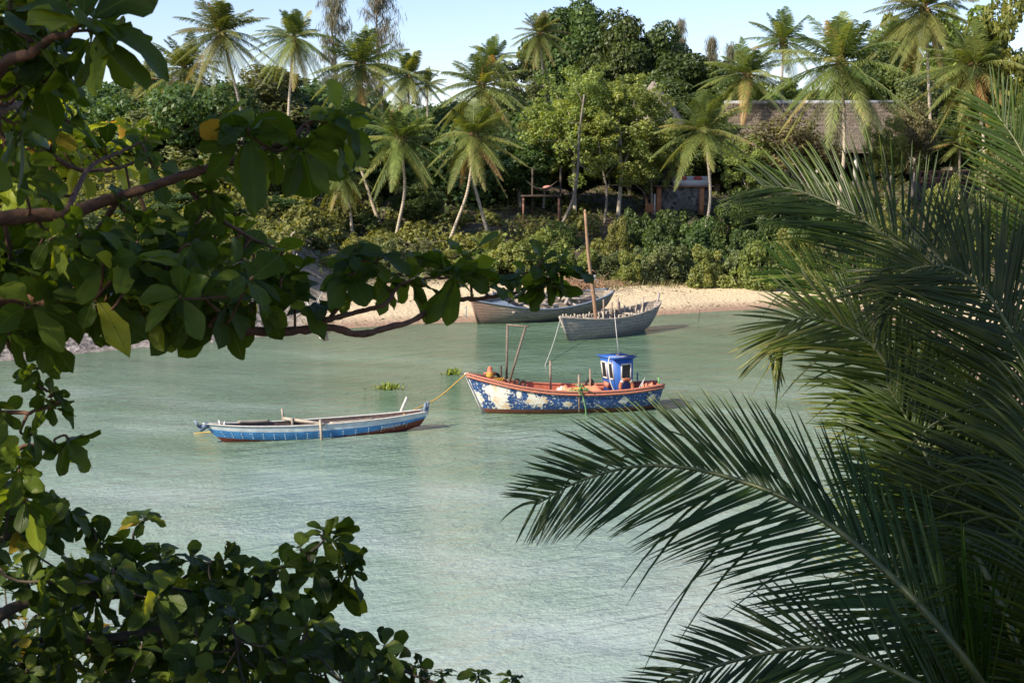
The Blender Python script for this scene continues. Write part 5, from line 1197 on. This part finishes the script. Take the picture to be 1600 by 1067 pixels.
almond('almond_tree', 'large-leaved almond tree reaching across the left and top of the view', tb, ([tb-[0,0,.4], (tb+fk)/2+[-.15,0,0], fk, np.array([-4.2,4.0,12.0])], .20, .10),
  [([fk, (-250,380,5.0), (0,345,5.4),(100,338,5.5),(180,318,5.6),(290,291,5.6),(370,265,5.6),(470,236,5.5),(528,212,5.4)], .036, .008),
   ([fk, (-250,480,5.0), (0,468,5.3),(100,480,5.4),(200,492,5.5),(310,506,5.6),(420,515,5.7),(500,508,5.8),(560,516,5.8),(620,500,5.9),(690,465,6.0),(760,452,6.1),(820,440,6.2),(862,424,6.2)], .030, .005),
   ([P(500,508,5.8), (515,498,5.8),(560,487,5.9),(615,470,5.9),(640,440,6.0),(700,425,6.0)], .014, .006),
   ([P(515,498,5.8), (535,470,5.8),(548,440,5.8),(550,405,5.8)], .010, .006),
   ([P(-250,380,5.0), (-60,200,4.8),(0,106,4.7),(50,84,4.6),(100,55,4.6),(138,38,4.5)], .03, .007),
   ([P(-60,200,4.8), (25,165,5.6),(70,185,6.2),(100,210,6.6)], .02, .008), ([P(25,165,5.6), (90,250,6.2),(150,270,6.4),(210,260,6.6)], .014, .006),
   ([P(100,338,5.5), (140,262,5.9),(190,232,6.1),(228,218,6.2)], .012, .005), ([P(180,318,5.6), (150,380,6),(200,420,6.1),(260,430,6.2)], .014, .006), ([P(290,291,5.6), (330,330,5.7),(380,370,5.8),(430,400,5.9)], .012, .005),
   ([P(0,468,5.3), (10,530,5.4),(38,572,5.5),(55,605,5.5),(80,617,5.5)], .011, .005), ([fk, (-200,600,5.2), (-10,640,5.5),(50,637,5.5),(82,632,5.5)], .014, .005), ([P(-200,600,5.2), (-20,700,5.5),(50,692,5.6),(85,688,5.6),(105,680,5.6)], .014, .005)],
  [(138,34,4.5,1.35,(.5,-.2,.5)), (150,55,4.6,1.3,(.6,-.3,-.5)), (72,68,4.7,1.25), (60,30,5.0,1.0), (30,40,5.1,.9), (100,85,4.9,1.1), (20,110,4.9,1.2), (60,120,5.0,1.1,(.2,-.4,-.6)), (105,10,4.9,1.0), (115,190,6.2,1.0), (60,175,6.0,1),
   (390,205,5.2,1.15,(0,-.5,.8)), (375,225,5.3,1.2,(0,-.8,-.3)), (345,180,5.4,.9,(-.3,-.4,.8)), (470,232,5.3,1.2,(.4,-.7,-.2)), (530,180,5.3,1.05,(.3,-.5,.7)), (528,212,5.3,1.1,(.6,-.4,-.1)), (430,235,5.5,.9,(0,-.9,.2)),
   (325,262,5.6,.8), (245,262,6.2,.8), (215,240,6.6,.8), (228,215,6.8,.8), (165,235,6.6,.85), (330,300,5.6,.8,(0,-.8,-.5)), (200,330,5.6,1.0), (300,350,5.5,1.1),
   (428,400,5.8,1.0), (440,440,5.7,1.0), (400,470,5.6,1.1,(0,-.8,-.3)), (300,470,5.5,1.15,(0,-.8,-.4)), (225,470,5.4,1.3,(0,-.8,-.5)), (350,480,5.6,1.15,(0,-.7,-.6)), (460,470,5.7,1.0), (500,480,5.8,.9), (160,480,5.5,1.0,(0,-.7,-.5)), (260,430,5.4,1.1),
   (550,400,5.8,.95,(0,-.4,.9)), (590,405,5.9,.9,(.2,-.4,.8)), (560,440,5.8,.9,(-.4,-.5,.6)), (545,430,5.8,.95,(.3,-.6,.3)), (640,440,6.0,.9), (600,440,6.0,.9,(.5,-.4,.4)), (690,420,6.0,.95), (715,425,6.0,1.15,(.2,-.8,-.5)), (735,400,6.1,.85), (770,440,6.1,.85),
   (845,410,6.2,.85,(.3,-.3,.8)), (862,425,6.2,1.0,(.4,-.4,-.7)), (855,440,6.2,.95,(.1,-.5,-.9)), (880,410,6.2,.8,(.8,-.3,.2)), (820,430,6.2,.75,(-.4,-.5,.6)),
   (80,617,5.5,.62,(.6,-.3,.5)), (82,632,5.5,.5,(.2,-.5,-.7)), (60,575,5.5,.7,(.5,-.4,.1)), (72,530,5.4,.75,(.4,-.5,.3)), (15,520,5.3,.8,(0,-.7,-.5)), (0,640,5.4,.6,(.3,-.7,-.2)),
   (45,678,5.5,.8), (105,684,5.6,.85,(.6,-.4,-.5)), (30,735,5.4,1.05,(.2,-.8,-.2)), (40,780,5.5,.95,(0,-.8,-.3))],
  [([(0,170),(110,200),(190,310),(300,360),(420,365),(450,430),(420,470),(330,485),(150,480),(0,470)], 60, 5.2, 7.4, .92, .16), ([(-40,-60),(100,-30),(80,60),(50,190),(-20,260)], 20, 4.8, 6.6, 1.1, .10), ([(-20,380),(280,395),(400,430),(380,480),(0,480)], 30, 5.0, 6.0, 1.15, .05),
   ([(-280,-250),(-60,-200),(-90,520),(-280,520)], 36, 4.5, 6.5, 1.1, .05), ([(0,110),(60,130),(200,190),(240,250),(60,300),(0,300)], 44, 6.5, 8.5, .95, .60)],  # last cluster: backlit glow put into the leaf tone as yellow-green
  'almond', 'redbark', [((-4.6,2.6,12.2), (3.0,3.6,2.2), 85), ((-3.8,1.0,11.0), (2.4,2.6,2.0), 40)], 101, .180)
tb = np.array([-2.6, 5.6, hz(-2.6, 5.6)]); fk = P(-80, 1120, 6.2)
almond('almond_tree', 'low dark almond tree filling the lower left corner in front of the water', tb, ([tb-[0,0,.4], (tb+fk)/2+[.1,0,0], fk], .10, .05),
  [([fk, (0,962,6.5),(150,930,6.7),(250,926,6.9),(330,925,7),(400,908,7.1),(470,874,7.2),(505,845,7.2)], .03, .006), ([fk, (0,1015,6.5),(200,990,6.8),(330,965,7),(420,962,7.2),(500,975,7.3),(520,1000,7.3),(600,1022,7.3),(650,1042,7.3),(740,1064,7.3),(800,1070,7.3)], .03, .005),
   ([fk, (-20,870,6.4),(50,822,6.6),(30,750,6.6)], .02, .006), ([P(150,930,6.7), (195,868,7),(212,835,7),(222,815,7)], .012, .004), ([P(400,908,7.1), (480,900,7.2),(545,895,7.2)], .010, .004), ([P(250,926,6.9), (300,890,7),(330,870,7)], .010, .004), ([P(50,822,6.6), (100,812,6.7),(140,822,6.8)], .01,.005)],
  [(505,835,7.2,.95,(.2,-.4,.8)), (520,845,7.2,1.0,(.7,-.4,.2)), (470,860,7.2,.85), (545,892,7.2,.95,(.8,-.4,-.1)), (530,905,7.2,.95,(.3,-.6,-.7)), (490,890,7.1,.9), (440,885,7.1,.9), (420,930,7.1,1.0), (380,890,7.0,.85), (505,930,7.2,.95,(.1,-.8,-.3)), (460,950,7.1,1.0,(.1,-.8,-.2)),
   (225,812,7.0,.75,(.2,-.4,.8)), (350,875,7.0,.95), (300,870,7.0,.85), (250,870,6.9,.9), (330,930,6.9,1.0), (270,920,6.8,1.0), (140,822,6.8,.75), (105,800,6.7,.95), (60,815,6.6,1.0), (160,850,6.7,1.0), (200,880,6.8,.95),
   (600,1010,7.3,1.1,(.1,-.5,.6)), (560,1020,7.2,1.0), (620,1030,7.3,1.0,(.6,-.5,.0)), (655,1042,7.3,.7,(.6,-.4,.2)), (690,1050,7.3,.6), (748,1055,7.3,.62,(.1,-.4,.9)), (800,1062,7.3,.5,(.1,-.3,.9)), (520,1000,7.2,1.0), (430,1010,7.0,1.0), (350,1010,6.9,1.0), (500,985,7.3,.8)],
  [([(-30,820),(120,830),(200,890),(330,905),(430,915),(470,960),(560,1020),(640,1060),(690,1120),(-30,1120)], 150, 6.2, 7.6, .95, .05), ([(-60,740),(40,745),(100,830),(-60,850)], 14, 6.2, 7.0, 1.0, .03), ([(-30,900),(300,950),(500,1040),(560,1120),(-30,1120)], 55, 7.4, 8.6, .9, .22), ([(-300,850),(-60,860),(-60,1250),(-300,1250)], 36, 5.5, 7.5, 1.0, .04)],
  'almondlow', 'darkbark', [((-3.8,4.2,8.8), (2.0,2.2,1.5), 120)], 202, .182)

# ------------------------------------------------------------------ unseen palm added beside the camera to shade the near palm fronds
def shade_palm(x, y, h, rz, var, label):
    z = hz(x, y); t = thing('coconut_palm', label, 'palm tree', (x, y, z), rz); m = MB(); m.tube(spline([[0,0,-.3],[.25,.1,h*.4],[.1,.2,h*.75],[0,0,h]], 16), np.linspace(.22, .13, 16), 9); m.build('trunk', M['palmbark'], t, True)
    for nm, me in zip(('fronds','frond_stalks','dead_fibre','coconuts'), PV[var]): child(nm, me, t, Matrix.Translation((0, 0, h)) @ Matrix.Scale(.95, 4))
shade_palm(-4.3, 1.4, 7.6, .4, 0, 'unseen coconut palm added above and left of the view to shade the near fronds')
